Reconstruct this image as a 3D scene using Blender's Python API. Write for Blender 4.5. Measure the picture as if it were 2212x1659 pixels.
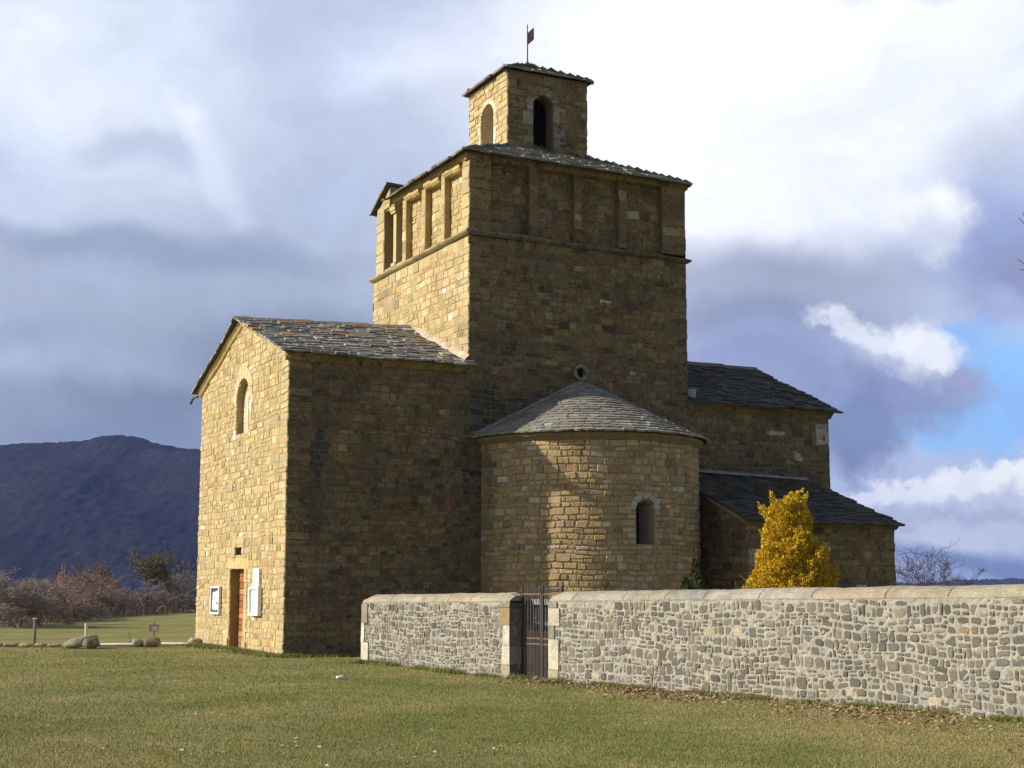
import bpy, math, random
from math import sin, cos, pi, radians, sqrt, atan2, hypot, exp
from mathutils import Vector, Matrix
import numpy as np

for o in list(bpy.data.objects): bpy.data.objects.remove(o, do_unlink=True)
SC = bpy.context.scene
COL = SC.collection
EXPO = 0.35

# ------------------------------------------------------------------ camera
cam = bpy.data.cameras.new('camera'); camo = bpy.data.objects.new('camera', cam); COL.objects.link(camo)
camo.location = (0, 0, 1.75); camo.rotation_euler = (radians(90 + 7.95), 0, 0)
cam.lens = 50.97; cam.sensor_width = 36; cam.clip_start = 0.1; cam.clip_end = 20000
SC.camera = camo
SC.render.resolution_x = 1024; SC.render.resolution_y = 768
SC.view_settings.view_transform = 'Standard'; SC.view_settings.look = 'None'
SC.view_settings.exposure = EXPO; SC.view_settings.gamma = 1
SC.view_settings.use_curve_mapping = False

# ------------------------------------------------------------------ church frame
TH = radians(26.9)
ORG = Vector((-5.723, 36.8, 0))
E1 = Vector((cos(TH), sin(TH), 0)); E2 = Vector((-sin(TH), cos(TH), 0))

# ------------------------------------------------------------------ sun
SUN_EL = radians(25.6); AL = radians(19.17)
rd = (E1 * cos(AL) - E2 * sin(AL)) * cos(SUN_EL) + Vector((0, 0, -sin(SUN_EL)))
sun = bpy.data.lights.new('sun', 'SUN'); suno = bpy.data.objects.new('sun', sun); COL.objects.link(suno)
sun.energy = 5.0; sun.angle = radians(0.5); sun.color = (1.0, 0.93, 0.80)
suno.rotation_euler = rd.to_track_quat('-Z', 'Y').to_euler(); suno.location = (-60, 0, 60)

# ------------------------------------------------------------------ world: sky texture seen through clouds
def lin(c):
    return [((x / 255.0) / 12.92 if x / 255.0 <= 0.04045 else ((x / 255.0 + 0.055) / 1.055) ** 2.4) / 2 ** EXPO for x in c]
world = bpy.data.worlds.new('World'); SC.world = world; world.use_nodes = True
nt = world.node_tree; nt.nodes.clear()
def N(t, **k):
    n = nt.nodes.new(t)
    for a, b in k.items(): setattr(n, a, b)
    return n
def L(a, b): nt.links.new(a, b)
wo = N('ShaderNodeOutputWorld'); bg = N('ShaderNodeBackground'); L(bg.outputs[0], wo.inputs[0])
sky = N('ShaderNodeTexSky', sky_type='NISHITA'); sky.sun_disc = False
sky.sun_elevation = SUN_EL; sky.sun_rotation = atan2(-rd.x, -rd.y)
skym = N('ShaderNodeVectorMath', operation='SCALE'); L(sky.outputs[0], skym.inputs[0]); skym.inputs['Scale'].default_value = 0.10
tc = N('ShaderNodeTexCoord'); sx = N('ShaderNodeSeparateXYZ'); L(tc.outputs['Generated'], sx.inputs[0])
az = N('ShaderNodeMath', operation='ARCTAN2'); L(sx.outputs[0], az.inputs[0]); L(sx.outputs[1], az.inputs[1])
el = N('ShaderNodeMath', operation='ARCSINE'); L(sx.outputs[2], el.inputs[0])
cb = N('ShaderNodeCombineXYZ'); L(az.outputs[0], cb.inputs[0]); L(el.outputs[0], cb.inputs[1])
deg = N('ShaderNodeVectorMath', operation='SCALE'); L(cb.outputs[0], deg.inputs[0]); deg.inputs['Scale'].default_value = 180 / pi
def noise(scale, detail, rough, src, off=(0, 0, 0), stretch=(1, 1, 1)):
    m = N('ShaderNodeMapping'); m.inputs['Location'].default_value = off; m.inputs['Scale'].default_value = stretch
    L(src, m.inputs[0])
    n = N('ShaderNodeTexNoise'); n.inputs['Scale'].default_value = scale; n.inputs['Detail'].default_value = detail
    n.inputs['Roughness'].default_value = rough; L(m.outputs[0], n.inputs['Vector']); return n
def warp(src, n, amp):
    s = N('ShaderNodeVectorMath', operation='SUBTRACT'); L(n.outputs['Color'], s.inputs[0]); s.inputs[1].default_value = (.5, .5, .5)
    k = N('ShaderNodeVectorMath', operation='SCALE'); L(s.outputs[0], k.inputs[0]); k.inputs['Scale'].default_value = amp
    a = N('ShaderNodeVectorMath', operation='ADD'); L(src, a.inputs[0]); L(k.outputs[0], a.inputs[1]); return a.outputs[0]
P0 = deg.outputs[0]
Psoft = warp(P0, noise(0.13, 5, .52, P0), 5.0)
Phard = warp(P0, noise(0.45, 7, .60, P0, (11, 5, 0)), 2.6)
Phard = warp(Phard, noise(1.5, 6, .6, P0, (4, 8, 0)), 1.1)
# broken cloud deck for the unseen dome, kept dark to weaken ambient light
gm = noise(0.05, 6, .6, P0, (3, 9, 0))
gr = N('ShaderNodeMapRange', interpolation_type='SMOOTHSTEP'); L(gm.outputs[0], gr.inputs[0]); gr.inputs[1].default_value = .47; gr.inputs[2].default_value = .58
gmix = N('ShaderNodeMix', data_type='RGBA'); L(gr.outputs[0], gmix.inputs[0]); L(skym.outputs[0], gmix.inputs[6])
gmix.inputs[7].default_value = lin((132, 141, 165)) + [1]
cur = gmix.outputs[2]
def sky_pt(x, y):      # degrees of azimuth and elevation
    return ((x - 1106) / 1106 * 20.3, (1267 - y) / 1267 * 22.8)
def blob(x, y, rx, ry, col, rot=0, hard=0.0, amt=1.0, src=None):
    global cur
    a, e = sky_pt(x, y)
    m = N('ShaderNodeMapping', vector_type='TEXTURE')
    m.inputs['Location'].default_value = (a, e, 0); m.inputs['Rotation'].default_value = (0, 0, radians(rot))
    m.inputs['Scale'].default_value = (rx * .01836, ry * .018, 1000)
    L(src or Psoft, m.inputs[0])
    ln = N('ShaderNodeVectorMath', operation='LENGTH'); L(m.outputs[0], ln.inputs[0])
    r = N('ShaderNodeMapRange', interpolation_type='SMOOTHSTEP'); L(ln.outputs[1], r.inputs[0])
    r.inputs[1].default_value = 1.35 - .35 * hard; r.inputs[2].default_value = .15 + .65 * hard; r.inputs[3].default_value = 0; r.inputs[4].default_value = amt
    mx = N('ShaderNodeMix', data_type='RGBA'); L(r.outputs[0], mx.inputs[0]); L(cur, mx.inputs[6])
    mx.inputs[7].default_value = lin(col) + [1]; cur = mx.outputs[2]
# left: heavy grey bank with light holes
blob(1106, 560, 2100, 1300, (186, 199, 227), hard=.6)  # bright cover over the view, hides the darkened deck behind it
blob(480, 560, 1000, 620, (192, 204, 227))
blob(500, 700, 820, 250, (167, 180, 203))
blob(90, 180, 460, 340, (232, 241, 254))
blob(400, 110, 300, 140, (216, 227, 246), amt=.85)
blob(660, 60, 230, 110, (190, 203, 230), amt=.8)
blob(860, 130, 190, 90, (220, 230, 252), amt=.85)
blob(1010, 60, 130, 90, (196, 208, 238), amt=.7)
blob(290, 340, 150, 40, (178, 191, 220), amt=.6)
blob(60, 430, 170, 150, (198, 211, 236), amt=.9)
blob(440, 350, 52, 190, (220, 230, 250), rot=28, amt=.95)
blob(392, 262, 30, 60, (236, 243, 255), rot=26, src=Phard, amt=.9)
blob(700, 420, 200, 120, (180, 194, 222), amt=.7)
blob(330, 570, 430, 60, (150, 163, 192), amt=.9)
blob(700, 785, 430, 100, (133, 146, 170))
blob(190, 655, 240, 46, (172, 185, 212), amt=.7)
blob(90, 770, 190, 60, (156, 169, 196), amt=.8)
blob(420, 885, 520, 70, (122, 136, 160), amt=.9)
blob(420, 940, 760, 90, (132, 146, 172))
blob(40, 905, 170, 40, (150, 162, 186), amt=.7)
# right: burnt-out white bank, grey base under it
blob(1690, 500, 800, 460, (188, 200, 228))
blob(1660, 110, 760, 420, (268, 269, 272), hard=.15)
blob(1480, 330, 420, 270, (258, 261, 268), hard=.1)
blob(2060, 210, 360, 200, (238, 244, 256), amt=.85)
blob(1800, 330, 300, 170, (240, 246, 258), amt=.75)
blob(1330, 470, 110, 90, (206, 214, 240), amt=.7)
blob(2060, 5, 230, 50, (190, 201, 229))
blob(2150, 390, 170, 90, (198, 208, 230), amt=.8)
blob(1700, 600, 440, 90, (164, 173, 198))
blob(1640, 690, 330, 60, (142, 152, 182))
blob(2150, 560, 130, 160, (150, 166, 212), amt=.85)
blob(1620, 900, 280, 170, (152, 165, 204))
blob(1985, 470, 110, 62, (246, 249, 253), hard=.3, src=Phard)
blob(2010, 525, 70, 60, (214, 222, 240), amt=.8, src=Phard)
blob(1640, 790, 330, 110, (150, 162, 200))
# blue hole
blob(2120, 870, 190, 140, (148, 196, 250), hard=.5, src=Phard)
blob(2060, 735, 70, 46, (150, 192, 248), hard=.3, src=Phard)
blob(2000, 930, 90, 70, (150, 198, 250), hard=.5, src=Phard)
blob(2215, 640, 120, 90, (142, 152, 188), hard=.2)
blob(2150, 700, 60, 50, (172, 184, 222), amt=.8, src=Phard)
# the dark-bottomed cumulus and its lit crest
blob(1900, 860, 200, 100, (142, 154, 192), hard=.4, src=Phard)
blob(1845, 945, 115, 105, (126, 141, 178), hard=.5, src=Phard)
blob(1990, 775, 66, 80, (240, 244, 252), rot=18, hard=.35, src=Phard)
blob(1880, 745, 130, 34, (228, 234, 247), rot=-28, hard=.3, src=Phard, amt=.95)
blob(1790, 705, 60, 20, (224, 231, 245), rot=-15, src=Phard, amt=.8)
blob(1905, 800, 90, 30, (186, 196, 222), rot=-20, src=Phard, amt=.8)
blob(2040, 850, 90, 40, (158, 169, 205), src=Phard, hard=.3)
# low cumulus line
blob(2000, 1140, 420, 80, (205, 212, 232), hard=.7, src=Phard)
for (x, y, rx, ry, c) in ((1850, 1085, 80, 34, 236), (1930, 1072, 60, 36, 244), (2000, 1064, 58, 44, 248), (2070, 1056, 60, 46, 244), (2140, 1040, 66, 50, 252), (2215, 1036, 80, 58, 255)):
    blob(x, y, rx, ry, (c - 4, c, 252), hard=.7, src=Phard)
    blob(x + 22, y + ry * .75, rx * .8, ry * .5, (196, 204, 224), hard=.2, src=Phard, amt=.8)
blob(2090, 1128, 280, 24, (180, 189, 213), src=Phard)
blob(2020, 1168, 320, 34, (200, 207, 230), src=Phard)
blob(2120, 1215, 420, 36, (116, 133, 174))
blob(2130, 1262, 420, 24, (132, 147, 184))
# fine grain of the cloud surface
fn = noise(.33, 8, .62, Psoft, (2, 7, 0), (1, 1.5, 1))
fr = N('ShaderNodeMapRange'); L(fn.outputs[0], fr.inputs[0]); fr.inputs[1].default_value = .25; fr.inputs[2].default_value = .75; fr.inputs[3].default_value = .98; fr.inputs[4].default_value = 1.16
fs = N('ShaderNodeVectorMath', operation='SCALE'); L(cur, fs.inputs[0]); L(fr.outputs[0], fs.inputs['Scale'])
L(fs.outputs[0], bg.inputs[0]); bg.inputs[1].default_value = 1.0

# ------------------------------------------------------------------ object helpers
def tag(o, label=None, cat=None, group=None, kind=None):
    if label: o['label'] = label
    if cat: o['category'] = cat
    if group: o['group'] = group
    if kind: o['kind'] = kind
    return o
def empty(name, loc, rz=0):
    o = bpy.data.objects.new(name, None); COL.objects.link(o); o.location = loc; o.rotation_euler = (0, 0, rz); o.empty_display_size = .2; return o
class MB:
    def __init__(s): s.v = []; s.f = []; s.c = []
    def face(s, pts, col):
        n = len(s.v); s.v += [tuple(p) for p in pts]; s.f.append(tuple(range(n, n + len(pts)))); s.c.append(col)
    def add(s, pts, faces, col):
        n = len(s.v); s.v += [tuple(p) for p in pts]
        for f in faces: s.f.append(tuple(n + i for i in f)); s.c.append(col)
    def box(s, x0, x1, y0, y1, z0, z1, col, F=None):
        p = [(x, y, z) for z in (z0, z1) for y in (y0, y1) for x in (x0, x1)]
        if F: p = [F(*q) for q in p]
        s.add(p, [(0, 2, 3, 1), (4, 5, 7, 6), (0, 1, 5, 4), (2, 6, 7, 3), (0, 4, 6, 2), (1, 3, 7, 5)], col)
    def tube(s, pts, rad, col, n=6, cap=True):
        rings = []; up0 = Vector((0, 0, 1))
        for i, p in enumerate(pts):
            p = Vector(p); d = (Vector(pts[min(i + 1, len(pts) - 1)]) - Vector(pts[max(i - 1, 0)])).normalized()
            a = d.cross(up0 if abs(d.z) < .95 else Vector((1, 0, 0))).normalized(); b = d.cross(a)
            r = rad[i] if hasattr(rad, '__len__') else rad
            rings.append([p + (a * cos(2 * pi * k / n) + b * sin(2 * pi * k / n)) * r for k in range(n)])
        V = [q for r in rings for q in r]; fs = []
        for i in range(len(pts) - 1):
            for k in range(n): fs.append((i * n + k, i * n + (k + 1) % n, (i + 1) * n + (k + 1) % n, (i + 1) * n + k))
        if cap: fs.append(tuple(range(n))[::-1]); fs.append(tuple((len(pts) - 1) * n + k for k in range(n)))
        s.add(V, fs, col)
    def build(s, name, mat, parent=None, smooth=False):
        me = bpy.data.meshes.new(name); me.from_pydata(s.v, [], s.f)
        at = me.attributes.new('Col', 'FLOAT_COLOR', 'FACE')
        at.data.foreach_set('color', np.array([(c[0], c[1], c[2], 1) for c in s.c], dtype=np.float32).ravel())
        if smooth: me.polygons.foreach_set('use_smooth', [True] * len(me.polygons))
        me.materials.append(mat); me.update()
        o = bpy.data.objects.new(name, me); COL.objects.link(o)
        if parent: o.parent = parent
        return o
def copy_tree(o, parent=None):
    c = o.copy(); COL.objects.link(c); c.parent = parent
    for ch in list(o.children): copy_tree(ch, c)
    return c
def mul(c, k): return (c[0] * k, c[1] * k, c[2] * k)
def mixc(a, b, t): return tuple(a[i] + (b[i] - a[i]) * t for i in range(3))
def jitc(c, r, k=.12):
    m = 1 + r.uniform(-k, k); return (c[0] * m * (1 + r.uniform(-.04, .04)), c[1] * m, c[2] * m * (1 + r.uniform(-.06, .06)))

# ------------------------------------------------------------------ materials
def material(name, rough=.9, n1=6., a1=.35, n2=40., a2=.25, bump=.3, bscale=30., metallic=0, tint=None, spots=None, spec=.25, trans=None):
    m = bpy.data.materials.new(name); m.use_nodes = True; t = m.node_tree; b = t.nodes['Principled BSDF']
    b.inputs['Roughness'].default_value = rough; b.inputs['Metallic'].default_value = metallic
    b.inputs['Specular IOR Level'].default_value = spec
    at = t.nodes.new('ShaderNodeAttribute'); at.attribute_name = 'Col'
    tcx = t.nodes.new('ShaderNodeTexCoord'); src = tcx.outputs['Object']
    def nz(s, d=6, r=.6):
        n = t.nodes.new('ShaderNodeTexNoise'); n.inputs['Scale'].default_value = s; n.inputs['Detail'].default_value = d; n.inputs['Roughness'].default_value = r
        t.links.new(src, n.inputs['Vector']); return n
    def rng(n, lo, hi, a=.3, c=.7):
        r = t.nodes.new('ShaderNodeMapRange'); t.links.new(n.outputs[0], r.inputs[0]); r.inputs[1].default_value = a; r.inputs[2].default_value = c; r.inputs[3].default_value = lo; r.inputs[4].default_value = hi; return r
    k = t.nodes.new('ShaderNodeMath'); k.operation = 'MULTIPLY'
    t.links.new(rng(nz(n1), 1 - a1, 1 + a1).outputs[0], k.inputs[0]); t.links.new(rng(nz(n2, 4), 1 - a2, 1 + a2).outputs[0], k.inputs[1])
    s = t.nodes.new('ShaderNodeVectorMath'); s.operation = 'SCALE'; t.links.new(at.outputs['Color'], s.inputs[0]); t.links.new(k.outputs[0], s.inputs['Scale'])
    out = s.outputs[0]
    for sp in (spots or []):      # lichen, stains: (scale, threshold, softness, colour, amount)
        nn = nz(sp[0], 5, .65); rr = rng(nn, 0, sp[4], sp[1], sp[1] + sp[2])
        mx = t.nodes.new('ShaderNodeMix'); mx.data_type = 'RGBA'; t.links.new(rr.outputs[0], mx.inputs[0]); t.links.new(out, mx.inputs[6]); mx.inputs[7].default_value = (*sp[3], 1); out = mx.outputs[2]
    t.links.new(out, b.inputs['Base Color'])
    if bump:
        bp = t.nodes.new('ShaderNodeBump'); bp.inputs['Strength'].default_value = bump; bp.inputs['Distance'].default_value = .03
        t.links.new(nz(bscale, 8, .65).outputs[0], bp.inputs['Height']); t.links.new(bp.outputs[0], b.inputs['Normal'])
    return m
M_STONE = material('weathered_sandstone', n1=2.2, a1=.15, n2=22, a2=.28, bump=.8, bscale=14,
                   spots=[(3.1, .56, .14, (.33, .285, .17), .45), (6.5, .60, .10, (.23, .18, .10), .45)])
M_SHADE = material('shaded_lichened_sandstone', n1=1.1, a1=.28, n2=18, a2=.42, bump=.9, bscale=12,  # shaded-side copy of the sandstone: lichen plus darkened tones
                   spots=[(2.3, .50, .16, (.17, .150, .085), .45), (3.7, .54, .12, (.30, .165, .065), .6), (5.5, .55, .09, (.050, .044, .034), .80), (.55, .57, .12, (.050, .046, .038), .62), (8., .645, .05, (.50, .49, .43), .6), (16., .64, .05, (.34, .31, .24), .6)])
M_SLATE = material('stone_slate', n1=1.7, a1=.22, n2=22, a2=.25, bump=.6, bscale=18, rough=.8, spots=[(9., .66, .06, (.35, .33, .26), .45)])
M_RUBBLE = material('rubble_and_lime_mortar', n1=3., a1=.14, n2=34, a2=.26, bump=.8, bscale=26, spots=[(14., .68, .04, (.62, .6, .54), .6)])
M_COPE = material('limestone_coping', n1=2., a1=.18, n2=25, a2=.2, bump=.6, bscale=18, spots=[(3.5, .54, .10, (.20, .18, .145), .5), (9., .58, .08, (.44, .41, .34), .6)])
M_WOOD = material('door_wood', n1=5, a1=.3, n2=30, a2=.25, bump=.3, rough=.6)
M_IRON = material('wrought_iron', n1=8, a1=.2, n2=40, a2=.2, bump=.2, rough=.6, spec=.4)
M_PAINT = material('white_paint', n1=8, a1=.06, n2=40, a2=.05, bump=.05, rough=.5)
M_GLASS = material('dark_glass', n1=3, a1=.1, n2=10, a2=.1, bump=0, rough=.15, spec=.5)
M_BARK = material('bark', n1=6, a1=.25, n2=40, a2=.2, bump=.3)
M_LEAF = material('dry_leaf', n1=10, a1=.2, n2=60, a2=.15, bump=0, rough=.8)
M_ROCK = material('boulder_stone', n1=3, a1=.25, n2=25, a2=.25, bump=.9, bscale=10, spots=[(6., .6, .06, (.5, .48, .38), .5)])
M_SOIL = material('gravel', n1=1.2, a1=.15, n2=40, a2=.25, bump=.5)

# ------------------------------------------------------------------ masonry builders
def wob(u, v, s=0.0): return .018 * sin(u * 1.7 + v * 2.3 + s) + .012 * sin(u * 4.1 - v * 1.1 + 2 * s)
def stone(mb, F, u0, u1, v0, v1, h, col, r, jit=.012, ch=.016, sd=0.):
    c = [(u0, v0), (u1, v0), (u1, v1), (u0, v1)]
    c = [(u + r.uniform(-jit, jit), v + r.uniform(-jit, jit) + wob(u, v, sd)) for u, v in c]
    cu = (u0 + u1) / 2; cv = sum(q[1] for q in c) / 4
    ch = min(ch, (u1 - u0) * .3, (v1 - v0) * .3)
    inn = []
    for u, v in c:
        inn.append((u + (ch if u < cu else -ch), v + (ch if v < cv else -ch)))
    tu = r.uniform(-.14, .14) * h; tv = r.uniform(-.14, .14) * h
    P = [F(u, v, -.012) for u, v in c] + [F(u, v, h + (tu if u < cu else -tu) + (tv if v < cv else -tv)) for u, v in inn]
    mb.add(P, [(4, 5, 6, 7), (0, 1, 5, 4), (1, 2, 6, 5), (2, 3, 7, 6), (3, 0, 4, 7)], col)
def courses(mb, F, z0, z1, ivs, pal, seed, hr=(.13, .24), wr=(.15, .42), gap=.015, dep=(.002, .022), mort=(.36, .29, .17), quoin=(False, False), sd=None, back=True, jit=.011, stain=None):
    r = random.Random(seed); sd = seed if sd is None else sd
    z = z0
    k = 0
    while z < z1 - .05:
        h = r.uniform(*hr)
        if z1 - (z + h) < hr[0] * .7: h = z1 - z
        zt = min(z + h, z1)
        for (a, b) in ivs((z + zt) / 2):
            if b - a < .05: continue
            x = a; first = True
            while x < b - .01:
                w = r.uniform(*wr) * (.75 + h * 1.5)
                if first and quoin[0] and a == ivs((z + zt) / 2)[0][0]: w = .62 if k % 2 else .34
                if b - (x + w) < wr[0] * .9: w = b - x
                if quoin[1] and b == ivs((z + zt) / 2)[-1][1] and b - (x + w) > 0 and b - (x + w) < .7 and (b - x) > .6:
                    q = .62 if k % 2 else .34
                    w = max(.15, b - q - x)
                xe = min(x + w, b)
                isq = (first and quoin[0]) or (quoin[1] and abs(xe - b) < 1e-6)
                col = pal(r, (x + xe) / 2, (z + zt) / 2, isq)
                if stain: col = stain(col, (x + xe) / 2, (z + zt) / 2, r)
                g = gap * r.uniform(.5, 1.5) / 2
                ea = -r.uniform(.002, .028) if (first and quoin[0]) else g
                eb = -r.uniform(.002, .028) if (quoin[1] and abs(xe - b) < 1e-6) else g
                # now and then a course stone is split into two thin ones
                if not isq and h > .2 and r.random() < .16:
                    zm = z + h * r.uniform(.4, .6)
                    stone(mb, F, x + ea, xe - eb, z + g, zm - g, r.uniform(*dep), col, r, jit, sd=sd)
                    c2 = pal(r, (x + xe) / 2, zm, False)
                    if stain: c2 = stain(c2, (x + xe) / 2, zm, r)
                    stone(mb, F, x + ea, xe - eb, zm + g, zt - g, r.uniform(*dep), c2, r, jit, sd=sd)
                else:
                    stone(mb, F, x + ea, xe - eb, z + g, zt - g, r.uniform(*dep), col, r, jit, sd=sd)
                x = xe; first = False
        z = zt; k += 1
    if back: backing(mb, F, z0, z1, ivs, mort)
def backing(mb, F, z0, z1, ivs, col, step=.06, w=0., wmax=.6):
    z = z0
    while z < z1 - 1e-6:
        zt = min(z + step, z1)
        for (a, b) in ivs((z + zt) / 2):
            n = max(1, int((b - a) / wmax))
            for i in range(n):
                u0 = a + (b - a) * i / n; u1 = a + (b - a) * (i + 1) / n
                mb.face([F(u0, z, w), F(u1, z, w), F(u1, zt, w), F(u0, zt, w)], col)
        z = zt
def cut(base, holes):
    """intervals of a wall: base(z)->(a,b); holes: fn(z)->(a,b) or None"""
    def iv(z):
        a, b = base(z); out = [(a, b)]
        for h in holes:
            q = h(z)
            if not q: continue
            new = []
            for (x, y) in out:
                if q[1] <= x or q[0] >= y: new.append((x, y)); continue
                if q[0] > x: new.append((x, q[0]))
                if q[1] < y: new.append((q[1], y))
            out = new
        return out
    return iv
def rect(a, b, z0, z1): return lambda z: (a, b) if z0 < z < z1 else None
def arch(a, b, z0, zs):       # round arch: springs at zs
    c = (a + b) / 2; R = (b - a) / 2
    def h(z):
        if z <= z0: return None
        if z <= zs: return (a, b)
        d = z - zs
        if d >= R: return None
        w = sqrt(R * R - d * d); return (c - w, c + w)
    return h
def arch_outline(a, b, z0, zs, n=14):
    c = (a + b) / 2; R = (b - a) / 2
    return [(a, z0), (a, zs)] + [(c - R * cos(pi * i / n), zs + R * sin(pi * i / n)) for i in range(1, n)] + [(b, zs), (b, z0)]
def reveal(mb, F, outline, d0, d1, cols, closed=False, inset=0, r=None):
    n = len(outline); cu = sum(q[0] for q in outline) / n; 
    ins = [(u + (cu - u) * inset, v) for u, v in outline]
    for i in range(n - (0 if closed else 1)):
        j = (i + 1) % n
        (u0, v0), (u1, v1) = outline[i], outline[j]; (x0, y0), (x1, y1) = ins[i], ins[j]
        m = max(1, int(hypot(u1 - u0, v1 - v0) / .35))
        for k in range(m):
            s, e = k / m, (k + 1) / m
            c = cols if not callable(cols) else cols(r)
            mb.face([F(u0 + (u1 - u0) * s, v0 + (v1 - v0) * s, d0), F(u0 + (u1 - u0) * e, v0 + (v1 - v0) * e, d0),
                     F(x0 + (x1 - x0) * e, y0 + (y1 - y0) * e, d1), F(x0 + (x1 - x0) * s, y0 + (y1 - y0) * s, d1)], c)
def panel(mb, F, outline, d, col):
    mb.face([F(u, v, d) for u, v in outline], col)
def voussoirs(mb, F, a, b, zs, wid, n, pal, r, h=.012, ext=0., point=0.):
    c = (a + b) / 2; R = (b - a) / 2
    for i in range(n):
        t0 = pi * i / n + .012; t1 = pi * (i + 1) / n - .012
        ro = R + wid * r.uniform(.85, 1.1)
        p = []
        for (t, rr) in ((t0, R), (t1, R), (t1, ro + point * sin(t1) ** 6), (t0, ro + point * sin(t0) ** 6)): p.append((c - rr * cos(t), zs + rr * sin(t)))
        hh = h + r.uniform(0, .008); col = pal(r, 0, 0, True)
        mb.add([F(u, v, -.01) for u, v in p] + [F(u, v, hh) for u, v in p], [(4, 5, 6, 7), (0, 1, 5, 4), (1, 2, 6, 5), (2, 3, 7, 6), (3, 0, 4, 7)], col)
def jambs(mb, F, a, b, z0, z1, pal, r, w=(.16, .34), h=.014):
    for side in (0, 1):
        z = z0; k = side
        while z < z1 - .02:
            zt = min(z + r.uniform(.26, .46), z1); ww = w[k % 2] * r.uniform(.85, 1.15); k += 1
            u0, u1 = (a - ww, a) if side == 0 else (b, b + ww)
            stone(mb, F, u0, u1, z + .006, zt - .006, h + r.uniform(0, .006), pal(r, 0, 0, True), r, .006, .008)
            z = zt

# palettes (base colours of the stone; pal_shade carries shade in its colour)
def pal_gold(r, u, v, q):
    t = r.random()
    if q: c = r.choice([(.48, .375, .19), (.46, .365, .19), (.43, .34, .185), (.50, .39, .20)])
    elif t < .50: c = (.475, .358, .175)
    elif t < .66: c = (.44, .315, .14)
    elif t < .73: c = (.43, .270, .115)
    elif t < .87: c = (.385, .31, .170)
    elif t < .96: c = (.54, .435, .24)
    else: c = (.32, .245, .125)
    if not q and r.random() < .0035: c = (.74, .70, .58)
    return jitc(c, r, .10)
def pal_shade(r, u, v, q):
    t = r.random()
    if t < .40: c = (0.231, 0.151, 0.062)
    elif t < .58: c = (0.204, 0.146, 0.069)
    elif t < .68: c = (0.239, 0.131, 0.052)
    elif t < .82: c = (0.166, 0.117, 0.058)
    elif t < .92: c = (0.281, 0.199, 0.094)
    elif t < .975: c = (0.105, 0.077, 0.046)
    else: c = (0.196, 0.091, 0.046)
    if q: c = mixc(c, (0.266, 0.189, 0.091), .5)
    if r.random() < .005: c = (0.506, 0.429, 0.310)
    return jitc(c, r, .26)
def pal_apse(r, u, v, q):
    t = r.random()
    if t < .45: c = (0.450, 0.312, 0.150)
    elif t < .63: c = (0.384, 0.280, 0.150)
    elif t < .71: c = (0.422, 0.243, 0.106)
    elif t < .84: c = (0.304, 0.223, 0.119)
    elif t < .965: c = (0.529, 0.390, 0.213)
    else: c = (0.529, 0.459, 0.364)
    return jitc(c, r, .16)
def pal_pale(r, u, v, q): return jitc(r.choice([(.62, .56, .42), (.56, .49, .34), (.66, .61, .50)]), r, .08)
def stain_list(blobs):
    def st(col, u, v, r):
        k = 0
        for (a, z, ra, rz, amt) in blobs:
            d = ((u - a) / ra) ** 2 + ((v - z) / rz) ** 2
            k = max(k, amt * exp(-d * 1.2) * r.uniform(.55, 1.15))
        return mixc(col, (.045, .043, .038), min(k, .92))
    return st

# ================================================================== CHURCH
church = empty('stone_church', ORG, TH)
tag(church, 'tall golden sandstone church with square central tower, round apse and slate roofs', 'church')
def FS(a0, rec=0): return lambda u, v, w: (a0 - w, u, v)              # south facing wall
def FE(b0): return lambda u, v, w: (u, b0 - w, v)                     # east facing wall
def FN(a0): return lambda u, v, w: (a0 + w, u, v)
def FW(b0): return lambda u, v, w: (u, b0 + w, v)
rr = random.Random(5)
ZG = -.35
RB = 4.18; RZ0, RZ1 = 9.22, 9.40         # transept ridge (under the slates)
# ---------- south transept: gable wall
def gable(b0, b1, ze0, ze1, bc, zr):
    def f(z):
        a = b0 if z <= ze0 else b0 + (bc - b0) * (z - ze0) / (zr - ze0)
        b = b1 if z <= ze1 else b1 - (b1 - bc) * (z - ze1) / (zr - ze1)
        return (min(a, bc), max(b, bc))
    return f
F = FS(0)
door_h = rect(3.47, 4.85, -.04, 2.22); sq_h = rect(3.78, 4.46, 2.56, 2.89); win_h = arch(3.38, 4.66, 5.92, 6.92)
iv = cut(gable(0, 8.42, 7.66, 7.62, RB, 9.12), [door_h, sq_h, win_h])
mb = MB()
WB = [(2.15, 2.4), ]
def pal_south(r, u, v, q): return pal_gold(r, u, v, q)
courses(mb, F, ZG, 9.12, iv, pal_south, 11, hr=(.12, .22), wr=(.13, .38), quoin=(True, True))
sw = mb.build('gable_wall', M_STONE, church)
sw['label'] = 'sunlit golden gable wall with the door'
# door surround
mb = MB()
jambs(mb, F, 3.47, 4.85, .30, 2.22, pal_gold, rr, w=(.24, .30), h=.016)
for a, b in ((3.47 - .36, 3.47), (4.85, 4.85 + .30)):
    stone(mb, F, a, b, -.2, .30, .05, (.50, .39, .19), rr, .004, .02)
stone(mb, F, 3.05, 5.16, 2.225, 2.54, .02, (.52, .39, .18), rr, .006, .02)
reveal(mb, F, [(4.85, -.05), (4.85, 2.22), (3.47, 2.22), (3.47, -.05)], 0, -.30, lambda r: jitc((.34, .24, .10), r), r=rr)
mb.face([F(3.4, -.02, .03), F(4.9, -.02, .03), F(4.9, -.02, -.4), F(3.4, -.02, -.4)], (.42, .37, .27))
o = mb.build('door_surround', M_STONE, church)
mb = MB()
stone(mb, lambda u, v, w: (-w, u, v), 3.3, 5.0, -.25, .035, .40, (.46, .42, .31), rr, .03, .03)
mb.build('doorstep', M_STONE, church)
mb = MB()
z = 0.0
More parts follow.
